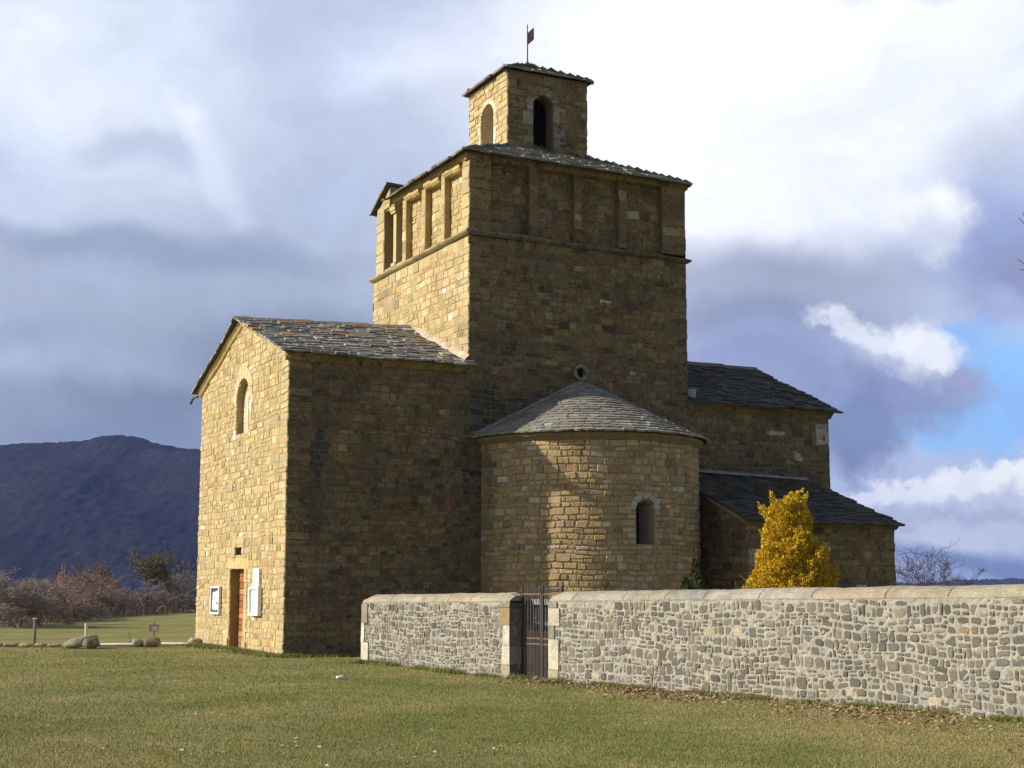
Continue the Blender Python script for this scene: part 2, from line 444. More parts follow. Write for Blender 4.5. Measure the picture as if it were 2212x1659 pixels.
for i in range(13):
    zt = z + 2.22 / 13
    c = jitc(rr.choice([(.40, .165, .05), (.33, .13, .042), (.45, .20, .065), (.27, .11, .04)]), rr, .15)
    stone(mb, F, 3.47, 4.85, z + .003, zt - .003, .012, c, rr, .003, .01)
    z = zt
o = mb.build('door', M_WOOD, church); o.location = (.26, 0, 0); door = o
mb = MB(); mb.face([F(3.4, -.2, 0), F(4.9, -.2, 0), F(4.9, 2.3, 0), F(3.4, 2.3, 0)], (.05, .03, .02)); o = mb.build('door_backing', M_WOOD, door)
mb = MB(); mb.tube([F(3.62, 1.02, .03), F(3.62, 1.14, .05), F(3.62, 1.26, .03)], .012, (.04, .04, .04)); mb.build('handle', M_IRON, door)
# small square window
mb = MB()
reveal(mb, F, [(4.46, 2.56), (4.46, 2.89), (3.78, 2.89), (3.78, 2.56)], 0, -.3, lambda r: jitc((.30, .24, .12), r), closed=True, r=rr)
jambs(mb, F, 3.78, 4.46, 2.56, 2.89, pal_gold, rr, w=(.2, .24)); stone(mb, F, 3.6, 4.64, 2.895, 3.14, .014, (.44, .36, .2), rr, .006)
o = mb.build('window', M_STONE, church)
mb = MB(); mb.face([F(3.75, 2.5, -.3), F(4.5, 2.5, -.3), F(4.5, 2.95, -.3), F(3.75, 2.95, -.3)], (.025, .03, .02)); mb.build('pane', M_GLASS, o)
# tall arched window
mb = MB()
ol = arch_outline(3.38, 4.66, 5.92, 6.92)
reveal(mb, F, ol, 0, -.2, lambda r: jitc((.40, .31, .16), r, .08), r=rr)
voussoirs(mb, F, 3.38, 4.66, 6.92, .30, 9, lambda r, u, v, q: jitc((.56, .46, .27), r, .06), rr, h=.018, point=.10)
jambs(mb, F, 3.38, 4.66, 5.85, 6.92, lambda r, u, v, q: pal_pale(r, u, v, q) if r.random() < .5 else pal_gold(r, u, v, True), rr, w=(.16, .26))
mb.face([F(3.3, 5.78, .01), F(4.72, 5.78, .01), F(4.66, 5.98, -.2), F(3.38, 5.98, -.2)], (.42, .34, .2))
o = mb.build('window', M_STONE, church)
mb = MB()
iw = cut(lambda z: (3.3, 4.74), [arch(3.78, 4.0, 6.25, 6.95)])
iw = cut(lambda z: (3.3, 4.74), [])
F2 = lambda u, v, w: F(u, v, w - .2)
courses(mb, F2, 5.9, 7.65, iw, lambda r, u, v, q: jitc((.50, .42, .28), r, .08), 15, hr=(.3, .45), wr=(.5, .9), mort=(.46, .38, .25))
fl = arch_outline(3.78, 4.0, 6.25, 6.95); rim = arch_outline(3.42, 4.06, 5.95, 6.95)
mb.tube([F(u, v, -.17) for u, v in rim], .035, (.74, .70, .62), 6)
g = mb.build('frame', M_STONE, o)

# ---------- south transept: east wall (continues to the tower foot)
F = FE(0)
st_e = stain_list([(.85, 5.5, .30, 1.7, 1.15), (.8, 3.6, .4, .8, .7), (2.4, 4.6, .3, 1.2, .5), (1.7, 7.1, 1.2, .3, .6), (5.2, 5.0, .5, 2.6, 1.05), (4.4, 2.2, 1.4, .9, .45), (1.2, 1.6, 1.2, .8, .35), (3.6, .3, 3, .6, .5), (0.4, 4.3, .6, 1.2, .3)])
mb = MB()
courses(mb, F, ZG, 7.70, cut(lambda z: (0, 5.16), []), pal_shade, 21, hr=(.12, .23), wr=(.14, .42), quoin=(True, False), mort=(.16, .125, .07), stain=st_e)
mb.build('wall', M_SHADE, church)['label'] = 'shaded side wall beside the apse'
mb = MB()   # west wall, plain, never in the photo
courses(mb, FW(8.42), ZG, 7.62, cut(lambda z: (0, 5.1), []), pal_gold, 22, hr=(.3, .5), wr=(.4, .9))
mb.build('wall', M_STONE, church)

# ---------- eaves cornice and raking moulding of the south transept
def molding(mb, path, prof, col, r, seg=.7, mit=(0, 0)):
    """extrude a profile (list of (out,up)) along straight path p->q with an outward vector"""
    p, q, out = map(Vector, path); up = Vector((0, 0, 1)); d = q - p; n = max(1, int(d.length / seg)); x = 0
    cuts = [0] + [(i + r.uniform(-.2, .2)) / n for i in range(1, n)] + [1]
    for i in range(n):
        c = jitc(col(r) if callable(col) else col, r, .1); dz = r.uniform(-.008, .008)
        a = p + d * (cuts[i] + (.003 if i else 0)); b = p + d * cuts[i + 1]
        du = d.normalized(); m0 = mit[0] if i == 0 else 0; m1 = mit[1] if i == n - 1 else 0
        A = [a + out * (o + dz) + up * (u + dz) - du * (max(o, 0) * m0) for o, u in prof]; B = [b + out * (o + dz) + up * (u + dz) + du * (max(o, 0) * m1) for o, u in prof]
        m = len(prof); fs = [(k, k + 1, m + k + 1, m + k) for k in range(m - 1)] + [tuple(range(m)), tuple(range(m, 2 * m))[::-1]]
        mb.add(A + B, fs, c)
cav = [(-.02, -.01), (.03, 0), (.06, .05), (.13, .11), (.17, .13), (.17, .20), (-.02, .20)]
mb = MB()
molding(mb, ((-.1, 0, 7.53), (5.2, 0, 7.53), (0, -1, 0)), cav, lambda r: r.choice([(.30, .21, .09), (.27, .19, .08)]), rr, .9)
mb.build('eaves_cornice', M_SHADE, church)
mb = MB()
molding(mb, ((-.0, -.12, 7.55), (0, RB, 9.05), (-1, 0, 0)), [(-.02, 0), (.06, .02), (.13, .12), (.15, .12), (.15, .20), (-.02, .20)], (.55, .43, .22), rr, .8)
molding(mb, ((-.0, 8.54, 7.52), (0, RB, 9.05), (-1, 0, 0)), [(-.02, 0), (.06, .02), (.13, .12), (.15, .12), (.15, .20), (-.02, .20)], (.50, .38, .17), rr, .8)
mb.build('raking_cornice', M_STONE, church)

# ---------- slate roofs
SL = [(.22, .212, .182), (.18, .175, .158), (.26, .245, .205), (.15, .145, .132), (.21, .195, .165), (.29, .27, .22)]
def slate_col(r):
    t = r.random()
    if t < .035: return jitc((.36, .20, .06), r)
    if t < .07: return jitc((.27, .17, .09), r)
    if t < .10: return jitc((.40, .37, .30), r)
    return jitc(r.choice(SL), r, .16)
def slate_shade(c, k): return c if k == 1.0 else (c[0] * k * 1.08, c[1] * k, c[2] * k * .84)  # k below one paints the tower's shadow into the slate colour
def slates(mb, F, ivs, T, sp, wr, seed, th=(.022, .06), lap=1.5, under=True, ucol=(.06, .055, .05), dark=1.0):
    r = random.Random(seed); t = -.06; row = 0
    while t < T - .02:
        spc = sp * r.uniform(.85, 1.15); a, b = ivs(max(t, 0)); x = a - r.uniform(0, wr[0]) * .6; Lh = spc * lap
        while x < b - .03:
            w = r.uniform(*wr); x1 = min(x + w, b + r.uniform(-.02, .04))
            xs = max(x, a - r.uniform(0, .04))
            if b - x1 < wr[0] * .4: x1 = b + r.uniform(-.03, .04)
            if x1 - xs > .04:
                k = r.uniform(*th); dt = r.uniform(-.045, .035); up = .012 + r.uniform(0, .022); hiw = up + k - .018 - r.uniform(0, .012)
                t1 = min(t + Lh, T + .02); g = .006
                j = lambda: r.uniform(-.035, .035)
                lo = [(xs + g, t + dt + j()), ((xs + x1) / 2, t + dt + r.uniform(-.035, .005)), (x1 - g, t + dt + j())]; hi = [(xs + g, t1), ((xs + x1) / 2, t1), (x1 - g, t1)]
                V = [F(s, q, up + k) for s, q in lo] + [F(s, q, hiw) for s, q in hi] + [F(s, q, up - .012) for s, q in lo] + [F(s, q, -.01) for s, q in hi]
                mb.add(V, [(0, 1, 4, 3), (1, 2, 5, 4), (6, 7, 1, 0), (7, 8, 2, 1), (6, 0, 3, 9), (2, 8, 11, 5), (6, 9, 10, 7), (7, 10, 11, 8)], slate_shade(slate_col(r), dark))
            x = x1
        t += spc; row += 1
    if under:
        n = 10
        for i in range(n):
            t0, t1 = T * i / n, T * (i + 1) / n; (a0, b0), (a1, b1) = ivs(t0), ivs(t1)
            m = 12
            for q in range(m):
                f0, f1 = q / m, (q + 1) / m
                mb.face([F(a0 + (b0 - a0) * f0, t0, -.012), F(a0 + (b0 - a0) * f1, t0, -.012), F(a1 + (b1 - a1) * f1, t1, -.012), F(a1 + (b1 - a1) * f0, t1, -.012)], ucol)
def roof_plane(p_eave0, p_eave1, p_ridge0, p_ridge1):
    """bilinear roof: s in metres along eave 0..S, t upslope; returns F, S, T"""
    A, B, Cq, D = map(Vector, (p_eave0, p_eave1, p_ridge0, p_ridge1)); S = (B - A).length; T = (((Cq + D) - (A + B)) / 2).length
    n = (B - A).cross(Cq - A).normalized()
    if n.z < 0: n = -n
    def F(s, t, w):
        f = s / S; g = t / T
        sag = -.03 * sin(pi * min(max(f, 0), 1)) * (.4 + .6 * min(max(g, 0), 1)) + .012 * sin(s * 2.1 + t * 1.7)
        p = (A + (B - A) * f) * (1 - g) + (Cq + (D - Cq) * f) * g; return p + n * (w + sag)
    return F, S, T
def ridge_caps(mb, p, q, r, w=.2, n=12, drop=.07):
    p, q = Vector(p), Vector(q); d = (q - p) / n; side = Vector((-d.y, d.x, 0)).normalized()
    for i in range(n):
        a = p + d * (i - .05); b = p + d * (i + 1.05); z = r.uniform(.0, .03)
        for s in (-1, 1):
            mb.add([a + Vector((0, 0, z + .04)), b + Vector((0, 0, z + .055)), b + side * s * w + Vector((0, 0, z - drop)), a + side * s * w + Vector((0, 0, z - drop)),
                    a + Vector((0, 0, z)), b + Vector((0, 0, z)), b + side * s * w + Vector((0, 0, z - drop - .04)), a + side * s * w + Vector((0, 0, z - drop - .04))],
                   [(0, 1, 2, 3), (3, 2, 6, 7), (0, 3, 7, 4), (1, 5, 6, 2)], jitc(r.choice([(.24, .18, .12), (.2, .18, .15), (.3, .2, .13)]), r))
# south transept roof, both slopes
mb = MB()
Fr, S_, T_ = roof_plane((-.26, -.27, 7.70), (5.22, -.27, 7.70), (-.26, RB, 9.25), (5.22, RB, 9.43))
slates(mb, Fr, lambda t: (0, S_ - .02 if t < .5 else S_ - .14), T_, .19, (.18, .46), 31)
Fr, S_, T_ = roof_plane((-.26, 8.70, 7.66), (5.22, 8.70, 7.66), (-.26, RB, 9.25), (5.22, RB, 9.43))
slates(mb, Fr, lambda t: (0, S_ - .1), T_, .19, (.18, .46), 32)
ridge_caps(mb, (-.3, RB, 9.27), (5.07, RB, 9.44), rr)
mb.build('roof', M_SLATE, church)['label'] = 'sunlit slate roof left of the tower'
# water spout at the far eave
mb = MB(); mb.tube([(-.1, 8.6, 7.56), (-.16, 8.78, 7.55), (-.2, 8.86, 7.50), (-.22, 8.93, 7.42), (-.22, 8.99, 7.38)], [.035, .035, .04, .04, .045], (.10, .05, .03), 8)
mb.build('rain_spout', M_IRON, church)

# ---------- tower
TA0, TA1, TB1 = 5.09, 12.22, 7.12
st_t = stain_list([(5.6, 8.1, .35, .9, .6), (5.8, 6.6, 1.1, 1.3, 1.25), (7.2, 6.4, 1.5, 1.0, 1.3), (9.9, 6.5, .8, .5, .8), (11.9, 8.5, .3, 2.2, .5), (8.6, 11.1, 3.6, .18, .6), (8.3, 7.5, 1.1, .6, .7), (6.3, 8.3, 1.8, .4, .7), (9.6, 7.0, 1.2, .5, .6), (5.4, 4.4, .4, 2.5, .85), (5.5, 1.8, .35, 2., .6),
                   (10.4, 6.6, 1.0, .5, .45), (7.6, 11.15, 2., .25, .35), (5.9, 12.4, .5, .7, .35)])
mb = MB()
F = FE(0)
oc = lambda z: (8.60 - sqrt(.13 ** 2 - (z - 7.75) ** 2), 8.60 + sqrt(.13 ** 2 - (z - 7.75) ** 2)) if abs(z - 7.75) < .13 else None
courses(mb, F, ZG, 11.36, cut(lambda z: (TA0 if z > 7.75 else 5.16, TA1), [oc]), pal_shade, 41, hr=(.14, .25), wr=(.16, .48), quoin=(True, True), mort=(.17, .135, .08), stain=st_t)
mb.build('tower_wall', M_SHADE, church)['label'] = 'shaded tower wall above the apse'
mb = MB()
courses(mb, FS(TA0), 7.3, 11.36, cut(lambda z: (0, TB1), []), pal_gold, 42, hr=(.16, .26), wr=(.18, .46), quoin=(True, True), stain=stain_list([(6.2, 11.0, .4, .7, .35), (5.6, 10.2, .5, .3, .3), (.35, 8.6, .5, .6, .35)]))
mb.build('tower_wall', M_STONE, church)['label'] = 'sunlit tower wall'
for Fx, s, zt_ in ((FN(TA1), 43, 13.7), (FW(TB1), 44, 11.4), (FW(6.93), 47, 13.55)):
    mb = MB(); courses(mb, Fx, 5.0 if s != 47 else 11.4, zt_, cut((lambda z: (0, TB1 if z < 11.4 else 6.93)) if s == 43 else (lambda z: (TA0, TA1)), []), pal_shade, s, hr=(.25, .4), wr=(.3, .7), quoin=(True, True)); mb.build('tower_wall', M_SHADE, church)
# oculus ring
mb = MB(); pts = [(8.60 + .19 * cos(2 * pi * i / 20), -.03, 7.75 + .19 * sin(2 * pi * i / 20)) for i in range(21)]
mb.tube(pts, .048, (.30, .26, .20), 6, cap=False)
pr = [(8.60 + .15 * cos(2 * pi * i / 20), 7.75 + .15 * sin(2 * pi * i / 20)) for i in range(20)]
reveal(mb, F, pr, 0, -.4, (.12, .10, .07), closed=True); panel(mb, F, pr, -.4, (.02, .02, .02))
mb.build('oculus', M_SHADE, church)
# string course
sc = [(-.02, -.08), (.05, -.065), (.11, -.03), (.145, .01), (.14, .04), (.08, .07), (-.2, .17)]
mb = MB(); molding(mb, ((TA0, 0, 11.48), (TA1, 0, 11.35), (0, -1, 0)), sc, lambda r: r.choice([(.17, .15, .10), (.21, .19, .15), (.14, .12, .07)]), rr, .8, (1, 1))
mb.build('string_course', M_SHADE, church)
mb = MB(); molding(mb, ((TA0, 0, 11.48), (TA0, TB1, 11.42), (-1, 0, 0)), sc, lambda r: r.choice([(.36, .30, .16), (.30, .25, .14), (.40, .33, .18)]), rr, .8, (1, 1))
mb.build('string_course', M_STONE, church)
# belfry storey : recessed panels between pilasters
RC = .20
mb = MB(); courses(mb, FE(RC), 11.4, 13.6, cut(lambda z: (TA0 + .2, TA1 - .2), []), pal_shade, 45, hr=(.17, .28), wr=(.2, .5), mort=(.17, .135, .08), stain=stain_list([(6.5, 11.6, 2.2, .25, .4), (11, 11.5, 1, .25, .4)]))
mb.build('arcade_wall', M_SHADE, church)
def pilaster_e(a0, a1, seed, q=(False, False)):
    mb = MB(); courses(mb, FE(0), 11.52, 13.62, cut(lambda z: (a0, a1), []), pal_shade, seed, hr=(.22, .42), wr=(.5, .9), gap=.01, mort=(.17, .135, .08), quoin=q)
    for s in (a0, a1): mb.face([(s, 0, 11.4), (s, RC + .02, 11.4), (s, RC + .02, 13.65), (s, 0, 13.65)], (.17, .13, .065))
    return mb.build('pilaster', M_SHADE, church)
for i, (a0, a1) in enumerate(((TA0, 5.77), (6.96, 7.26), (8.42, 8.68), (9.92, 10.2), (11.41, TA1))): pilaster_e(a0, a1, 60 + i, (i == 0, i == 4))
mb = MB(); courses(mb, FS(TA0 + RC), 11.4, 13.6, cut(lambda z: (.2, 4.85), []), pal_gold, 46, hr=(.16, .26), wr=(.18, .42)); mb.build('arcade_wall', M_STONE, church)
def pilaster_s(b0, b1, seed, q=(False, False), z1=13.62, d=RC):
    mb = MB(); courses(mb, FS(TA0), 11.52, z1, cut(lambda z: (b0, b1), []), pal_gold, seed, hr=(.22, .42), wr=(.5, .9), gap=.01, quoin=q)
    for s in (b0, b1): mb.face([(TA0, s, 11.4), (TA0 + d + .02, s, 11.4), (TA0 + d + .02, s, z1), (TA0, s, z1)], (.40, .28, .11))
    return mb.build('pilaster', M_STONE, church)
pilaster_s(0, .48, 70, (True, False)); pilaster_s(1.66, 1.9, 71); pilaster_s(3.05, 3.34, 72); pilaster_s(4.52, 4.8, 73, d=.6)
pilaster_s(6.30, 6.93, 74, (True, True), 13.55, .6)
# paired open bay with its colonnette, under a small raised lean-to
mb = MB()
mb.box(TA0 + 2.6, TA0 + 2.64, 4.6, 7.0, 11.4, 13.6, (.10, .08, .05)); mb.box(TA0 + .3, TA0 + 2.6, 4.62, 4.66, 11.4, 13.6, (.10, .08, .05)); mb.box(TA0 + .3, TA0 + 2.6, 6.80, 6.84, 11.4, 13.6, (.10, .08, .05)); mb.box(TA0 + .3, TA0 + 2.6, 4.66, 6.80, 11.42, 11.46, (.10, .08, .05))
mb.box(TA0 + .02, TA0 + .66, 4.75, 6.35, 11.4, 11.62, (.36, .29, .17))
mb.box(TA0 + .04, TA0 + .64, 4.78, 6.32, 13.50, 13.62, (.34, .25, .11))
mb.build('open_bay', M_STONE, church)
mb = MB()
mb.box(TA0 + .05, TA0 + .27, 5.44, 5.66, 11.60, 13.28, (.50, .40, .20)); mb.box(TA0 - .02, TA0 + .4, 5.38, 5.74, 13.28, 13.36, (.50, .40, .20)); mb.box(TA0 - .05, TA0 + .45, 5.34, 5.78, 13.36, 13.5, (.46, .36, .18)); mb.box(TA0 - .01, TA0 + .33, 5.38, 5.72, 11.58, 11.7, (.42, .35, .2))
mb.build('colonnette', M_STONE, church)
mb = MB()      # lean-to block : south face rises from west to east, cheek on its east side
def lean(z):
    b1 = 6.93 if z < 13.62 else 6.93 - (z - 13.62) / .60 * 1.05
    return (5.86, max(b1, 5.88))
courses(mb, FS(TA0), 13.55, 14.2, cut(lean, []), pal_gold, 75, hr=(.15, .22), wr=(.2, .4))
mb.face([(TA0, 5.86, 13.5), (TA0 + 2.2, 5.86, 13.5), (TA0 + 2.2, 5.86, 14.22), (TA0, 5.86, 14.22)], (.25, .185, .09))
mb.build('lean_to_wall', M_STONE, church)
mb = MB(); Fr, S_, T_ = roof_plane((TA0 - .14, 7.14, 13.60), (TA0 + 2.2, 7.14, 13.60), (TA0 - .14, 5.78, 14.27), (TA0 + 2.2, 5.78, 14.27))
slates(mb, Fr, lambda t: (0, S_), T_, .22, (.3, .6), 76); mb.build('lean_to_roof', M_SLATE, church)
# corbel mouldings under the tower eaves
mb = MB()
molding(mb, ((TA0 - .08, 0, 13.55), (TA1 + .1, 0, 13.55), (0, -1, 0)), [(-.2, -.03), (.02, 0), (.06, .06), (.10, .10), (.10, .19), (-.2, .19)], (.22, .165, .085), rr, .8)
mb.build('eaves_cornice', M_SHADE, church)
mb = MB()
for (b0, b1) in ((.5, 1.0), (1.0, 1.66), (1.95, 2.5), (2.5, 3.05), (3.4, 3.95), (3.95, 4.52)):
    molding(mb, ((TA0, b0, 13.36 + .05 * (b0 in (1.0, 2.5, 3.95))), (TA0, b1 - .02, 13.36 + .05 * (b0 in (1.0, 2.5, 3.95))), (-1, 0, 0)), [(-.2, 0), (.04, 0), (.10, .07), (.10, .16), (-.2, .16)], (.44, .33, .15), rr, 2)
molding(mb, ((TA0, -.05, 13.56), (TA0, 5.5, 13.56), (-1, 0, 0)), [(-.2, 0), (.03, 0), (.09, .07), (.10, .18), (-.2, .18)], (.42, .32, .15), rr, .7)
mb.build('corbel_moulding', M_STONE, church)
# tower roof : low pyramid cut by the bell turret
EV = .27; TZ = 13.71
ca, cbb = (TA0 + TA1) / 2, TB1 / 2; AP = 15.42
mb = MB()
def hip(p0, p1, ap, seed, sp=.2, wr=(.3, .6), s0=0., s1=0., th=(.03, .055)):
    A, B = Vector(p0), Vector(p1); S = (B - A).length; mid = (A + B) / 2; Tv = Vector(ap) - mid; T = Tv.length; n = (B - A).cross(Tv).normalized()
    if n.z < 0: n = -n
    def F(s, t, w): return A + (B - A) * (s / S) + Tv * (t / T) + n * w
    slates(mb, F, lambda t: (max(s0, S / 2 * t / T), max(max(s0, S / 2 * t / T) + .01, min(S - s1, S - S / 2 * t / T))), T, sp, wr, seed, th=th)
c4 = [(TA0 - EV, -EV, TZ), (TA1 + EV * .2, -EV, TZ - .06), (TA1 + EV, TB1 + EV, TZ - .05), (TA0 - EV, TB1 + EV, TZ - .05)]
for i in range(4): hip(c4[i], c4[(i + 1) % 4], (ca, cbb, AP), 80 + i, s0=1.78 if i == 3 else 0., s1=2.4 if i == 2 else 0.)
for i in (0, 1): ridge_caps(mb, Vector(c4[i]).lerp(Vector((ca, cbb, AP)), .02) + Vector((0, 0, .03)), Vector(c4[i]).lerp(Vector((ca, cbb, AP)), .66) + Vector((0, 0, .03)), rr, .16, 9, .05)
mb.build('tower_roof', M_SLATE, church)

# ---------- bell turret
BA0, BA1, BB0, BB1 = 7.41, 10.16, 2.25, 4.92; BZ0, BZ1 = 14.3, 17.28
F = FE(BB0); eo = (8.28, 8.98, 14.70, 16.28); so = (3.18, 4.08, 15.0, 16.13)
pale = pal_pale
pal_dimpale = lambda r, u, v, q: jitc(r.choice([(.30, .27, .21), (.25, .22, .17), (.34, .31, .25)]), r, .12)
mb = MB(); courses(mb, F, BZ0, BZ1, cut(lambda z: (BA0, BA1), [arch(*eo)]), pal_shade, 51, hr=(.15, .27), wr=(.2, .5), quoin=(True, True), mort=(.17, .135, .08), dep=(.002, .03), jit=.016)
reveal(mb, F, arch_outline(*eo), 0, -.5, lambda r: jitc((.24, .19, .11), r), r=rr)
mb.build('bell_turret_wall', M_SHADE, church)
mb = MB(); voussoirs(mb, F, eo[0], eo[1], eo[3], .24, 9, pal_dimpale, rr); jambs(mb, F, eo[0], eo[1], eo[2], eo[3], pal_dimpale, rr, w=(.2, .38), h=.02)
mb.build('bell_arch', M_SHADE, church)
F = FS(BA0)
mb = MB(); courses(mb, F, BZ0, BZ1, cut(lambda z: (BB0, BB1), [arch(*so)]), pal_gold, 52, hr=(.14, .25), wr=(.16, .4), quoin=(True, True), dep=(.002, .03), jit=.018)
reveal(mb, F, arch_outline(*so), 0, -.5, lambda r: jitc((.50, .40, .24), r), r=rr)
mb.build('bell_turret_wall', M_STONE, church)
mb = MB(); voussoirs(mb, F, so[0], so[1], so[3], .17, 9, pale, rr); jambs(mb, F, so[0], so[1], so[2], so[3], pale, rr, w=(.15, .2), h=.02); mb.build('bell_arch', M_STONE, church)
for Fx, iv_, s in ((FN(BA1), lambda z: (BB0, BB1), 53), (FW(BB1), lambda z: (BA0, BA1), 54)):
    mb = MB(); courses(mb, Fx, BZ0, BZ1, cut(iv_, []), pal_shade, s, hr=(.2, .3), wr=(.3, .5), quoin=(True, True)); mb.build('bell_turret_wall', M_SHADE, church)
# inner masonry of the turret (closed back and dividing wall)
mb = MB()
backing(mb, FS(BA0), 14.3, 17.2, cut(lambda z: (BB0 + .3, BB1 - .2), [arch(3.0, 4.3, 14.7, 16.2)]), (.42, .34, .22), w=-.5)
backing(mb, FE(BB0), 14.3, 17.2, cut(lambda z: (BA0 + .3, BA1 - .3), [arch(8.05, 9.2, 14.7, 16.25)]), (.26, .2, .12), w=-.5)
mb.box(BA0 + .9, BA1 - .4, BB1 - .5, BB1 - .45, 14.3, 17.2, (.20, .12, .07)); mb.box(BA1 - .45, BA1 - .4, BB0 + .3, BB1 - .3, 14.3, 17.2, (.20, .12, .07))
mb.box(BA0 + .3, BA1 - .3, BB0 + .3, BB1 - .3, 14.6, 14.66, (.2, .15, .1))
mb.box(BA0 + .52, BA0 + .58, 3.0, 4.5, 14.6, 16.9, (.46, .38, .26))
mb.build('turret_lining', M_STONE, church)
mb = MB(); pr = [(.0, .42), (.12, .42), (.2, .36), (.26, .25), (.30, .14), (.36, .04)]
rings = [[(9.0 + .0 + r_ * .75 * cos(2 * pi * k / 20), 3.9 + r_ * .75 * sin(2 * pi * k / 20), 15.35 + (z_) * 1.3) for k in range(20)] for z_, r_ in pr]
for i in range(len(rings) - 1):
    for k in range(20): mb.face([rings[i][k], rings[i][(k + 1) % 20], rings[i + 1][(k + 1) % 20], rings[i + 1][k]], (.09, .07, .04))
mb.build('bell', M_IRON, church)
mb = MB(); BC = ((BA0 + BA1) / 2, (BB0 + BB1) / 2, 17.98); e = .12; z_ = 17.27
c4 = [(BA0 - e, BB0 - e, z_ + .02), (BA1 + e, BB0 - e, z_), (BA1 + e, BB1 + e, z_), (BA0 - e, BB1 + e, z_)]
for i in range(4): hip(c4[i], c4[(i + 1) % 4], BC, 90 + i, .24, (.3, .6), th=(.03, .045))
for i in (0, 1): ridge_caps(mb, Vector(c4[i]) + Vector((0, 0, .03)), Vector(BC) + Vector((0, 0, .03)), rr, .14, 5, .05)
mb.box(BC[0] - .18, BC[0] + .18, BC[1] - .18, BC[1] + .18, BC[2] - .06, BC[2] + .06, (.2, .19, .16))
mb.build('bell_turret_roof', M_SLATE, church)
# weather vane
mb = MB(); mb.tube([(BC[0], BC[1], 18.0), (BC[0], BC[1], 19.40)], [.022, .016], (.05, .045, .05), 6); mb.tube([(BC[0], BC[1], 18.02), (BC[0], BC[1], 18.10), (BC[0], BC[1], 18.18)], [.08, .07, .03], (.05, .05, .05), 8)
vane = mb.build('weather_vane', M_IRON, church)
mb = MB(); c = (.27, .16, .15); fx = [(0, 18.72), (0, 19.12), (.20, 19.33), (.20, 18.92)]
mb.add([(BC[0] + x, BC[1] - .006 - x * .3, z) for x, z in fx] + [(BC[0] + x, BC[1] + .006 - x * .3, z) for x, z in fx], [(0, 1, 2, 3), (7, 6, 5, 4), (0, 4, 5, 1), (1, 5, 6, 2), (2, 6, 7, 3), (3, 7, 4, 0)], c)
mb.build('flag', M_IRON, vane)

# ---------- apse
AC, AR = 8.68, 3.20
def FA(u, v, w): # u = arc length from due east, positive to the right (north)
    t = u / AR; return (AC + (AR + w) * sin(t), -(AR + w) * cos(t), v)
AH = AR * pi / 2
aw = (-.27, .29, 2.82, 3.72)
mb = MB()
st_a = stain_list([(-4.6, 4.4, .4, 2, .7), (-4.7, 1.5, .4, 2, .5), (4.6, 3, .5, 3, .35)])
courses(mb, FA, ZG, 5.62, cut(lambda z: (-AH, AH), [arch(*aw)]), pal_apse, 101, hr=(.11, .22), wr=(.12, .40), gap=.026, dep=(.004, .028), mort=(.34, .27, .165), stain=st_a, jit=.018)
ol = arch_outline(*aw)
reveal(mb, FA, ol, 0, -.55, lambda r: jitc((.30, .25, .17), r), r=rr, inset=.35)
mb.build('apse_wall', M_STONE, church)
mb = MB()
voussoirs(mb, FA, aw[0] - .02, aw[1] + .02, aw[3] + .02, .15, 5, lambda r, u, v, q: jitc((.43, .39, .31), r, .08), rr, h=.04)
wmb = mb; mb = MB()
mb.face([FA(aw[0], 2.50, .03), FA(aw[1] + .02, 2.50, .03), FA(aw[1] - .1, 2.86, -.55), FA(aw[0] + .1, 2.86, -.55)], (.38, .35, .27))
mb.face([FA(aw[0], 2.42, .02), FA(aw[1] + .02, 2.42, .02), FA(aw[1] + .02, 2.50, .03), FA(aw[0], 2.50, .03)], (.34, .3, .22))
aww = wmb.build('window', M_STONE, church); mb.build('sill', M_STONE, aww)
mb = MB(); mb.face([FA(-.4, 2.4, -.54), FA(.4, 2.4, -.54), FA(.4, 4.4, -.54), FA(-.4, 4.4, -.54)], (.015, .015, .02)); mb.build('pane', M_GLASS, aww)
# fill the wall under the sloping sill
mb = MB(); n = 60
for i in range(n):
    t0 = -pi / 2 + pi * i / n; t1 = t0 + pi / n; prof = [(.0, 5.52), (.05, 5.55), (.12, 5.62), (.16, 5.64), (.16, 5.73), (-.1, 5.73)]
    col = jitc((.26, .19, .10), rr)
    for k in range(len(prof) - 1):
        (o0, z0), (o1, z1) = prof[k], prof[k + 1]
        mb.face([FA(t0 * AR, z0, o0), FA(t1 * AR, z0, o0), FA(t1 * AR, z1, o1), FA(t0 * AR, z1, o1)], col)
mb.build('eaves_cornice', M_STONE, church)
RE = AR + .22; CZ0, CZ1 = 5.74, 7.47; TC = hypot(RE, CZ1 - CZ0); nz_, nr_ = RE / TC, (CZ1 - CZ0) / TC
def FCone(s, t, w):
    th = s / RE; rad = RE * (1 - t / TC); R_ = rad + w * nr_
    return (AC + R_ * sin(th), -max(R_, 0) * cos(th), CZ0 + (CZ1 - CZ0) * t / TC + w * nz_)
mb = MB(); r = random.Random(110); t = -.05; SH = RE * pi / 2
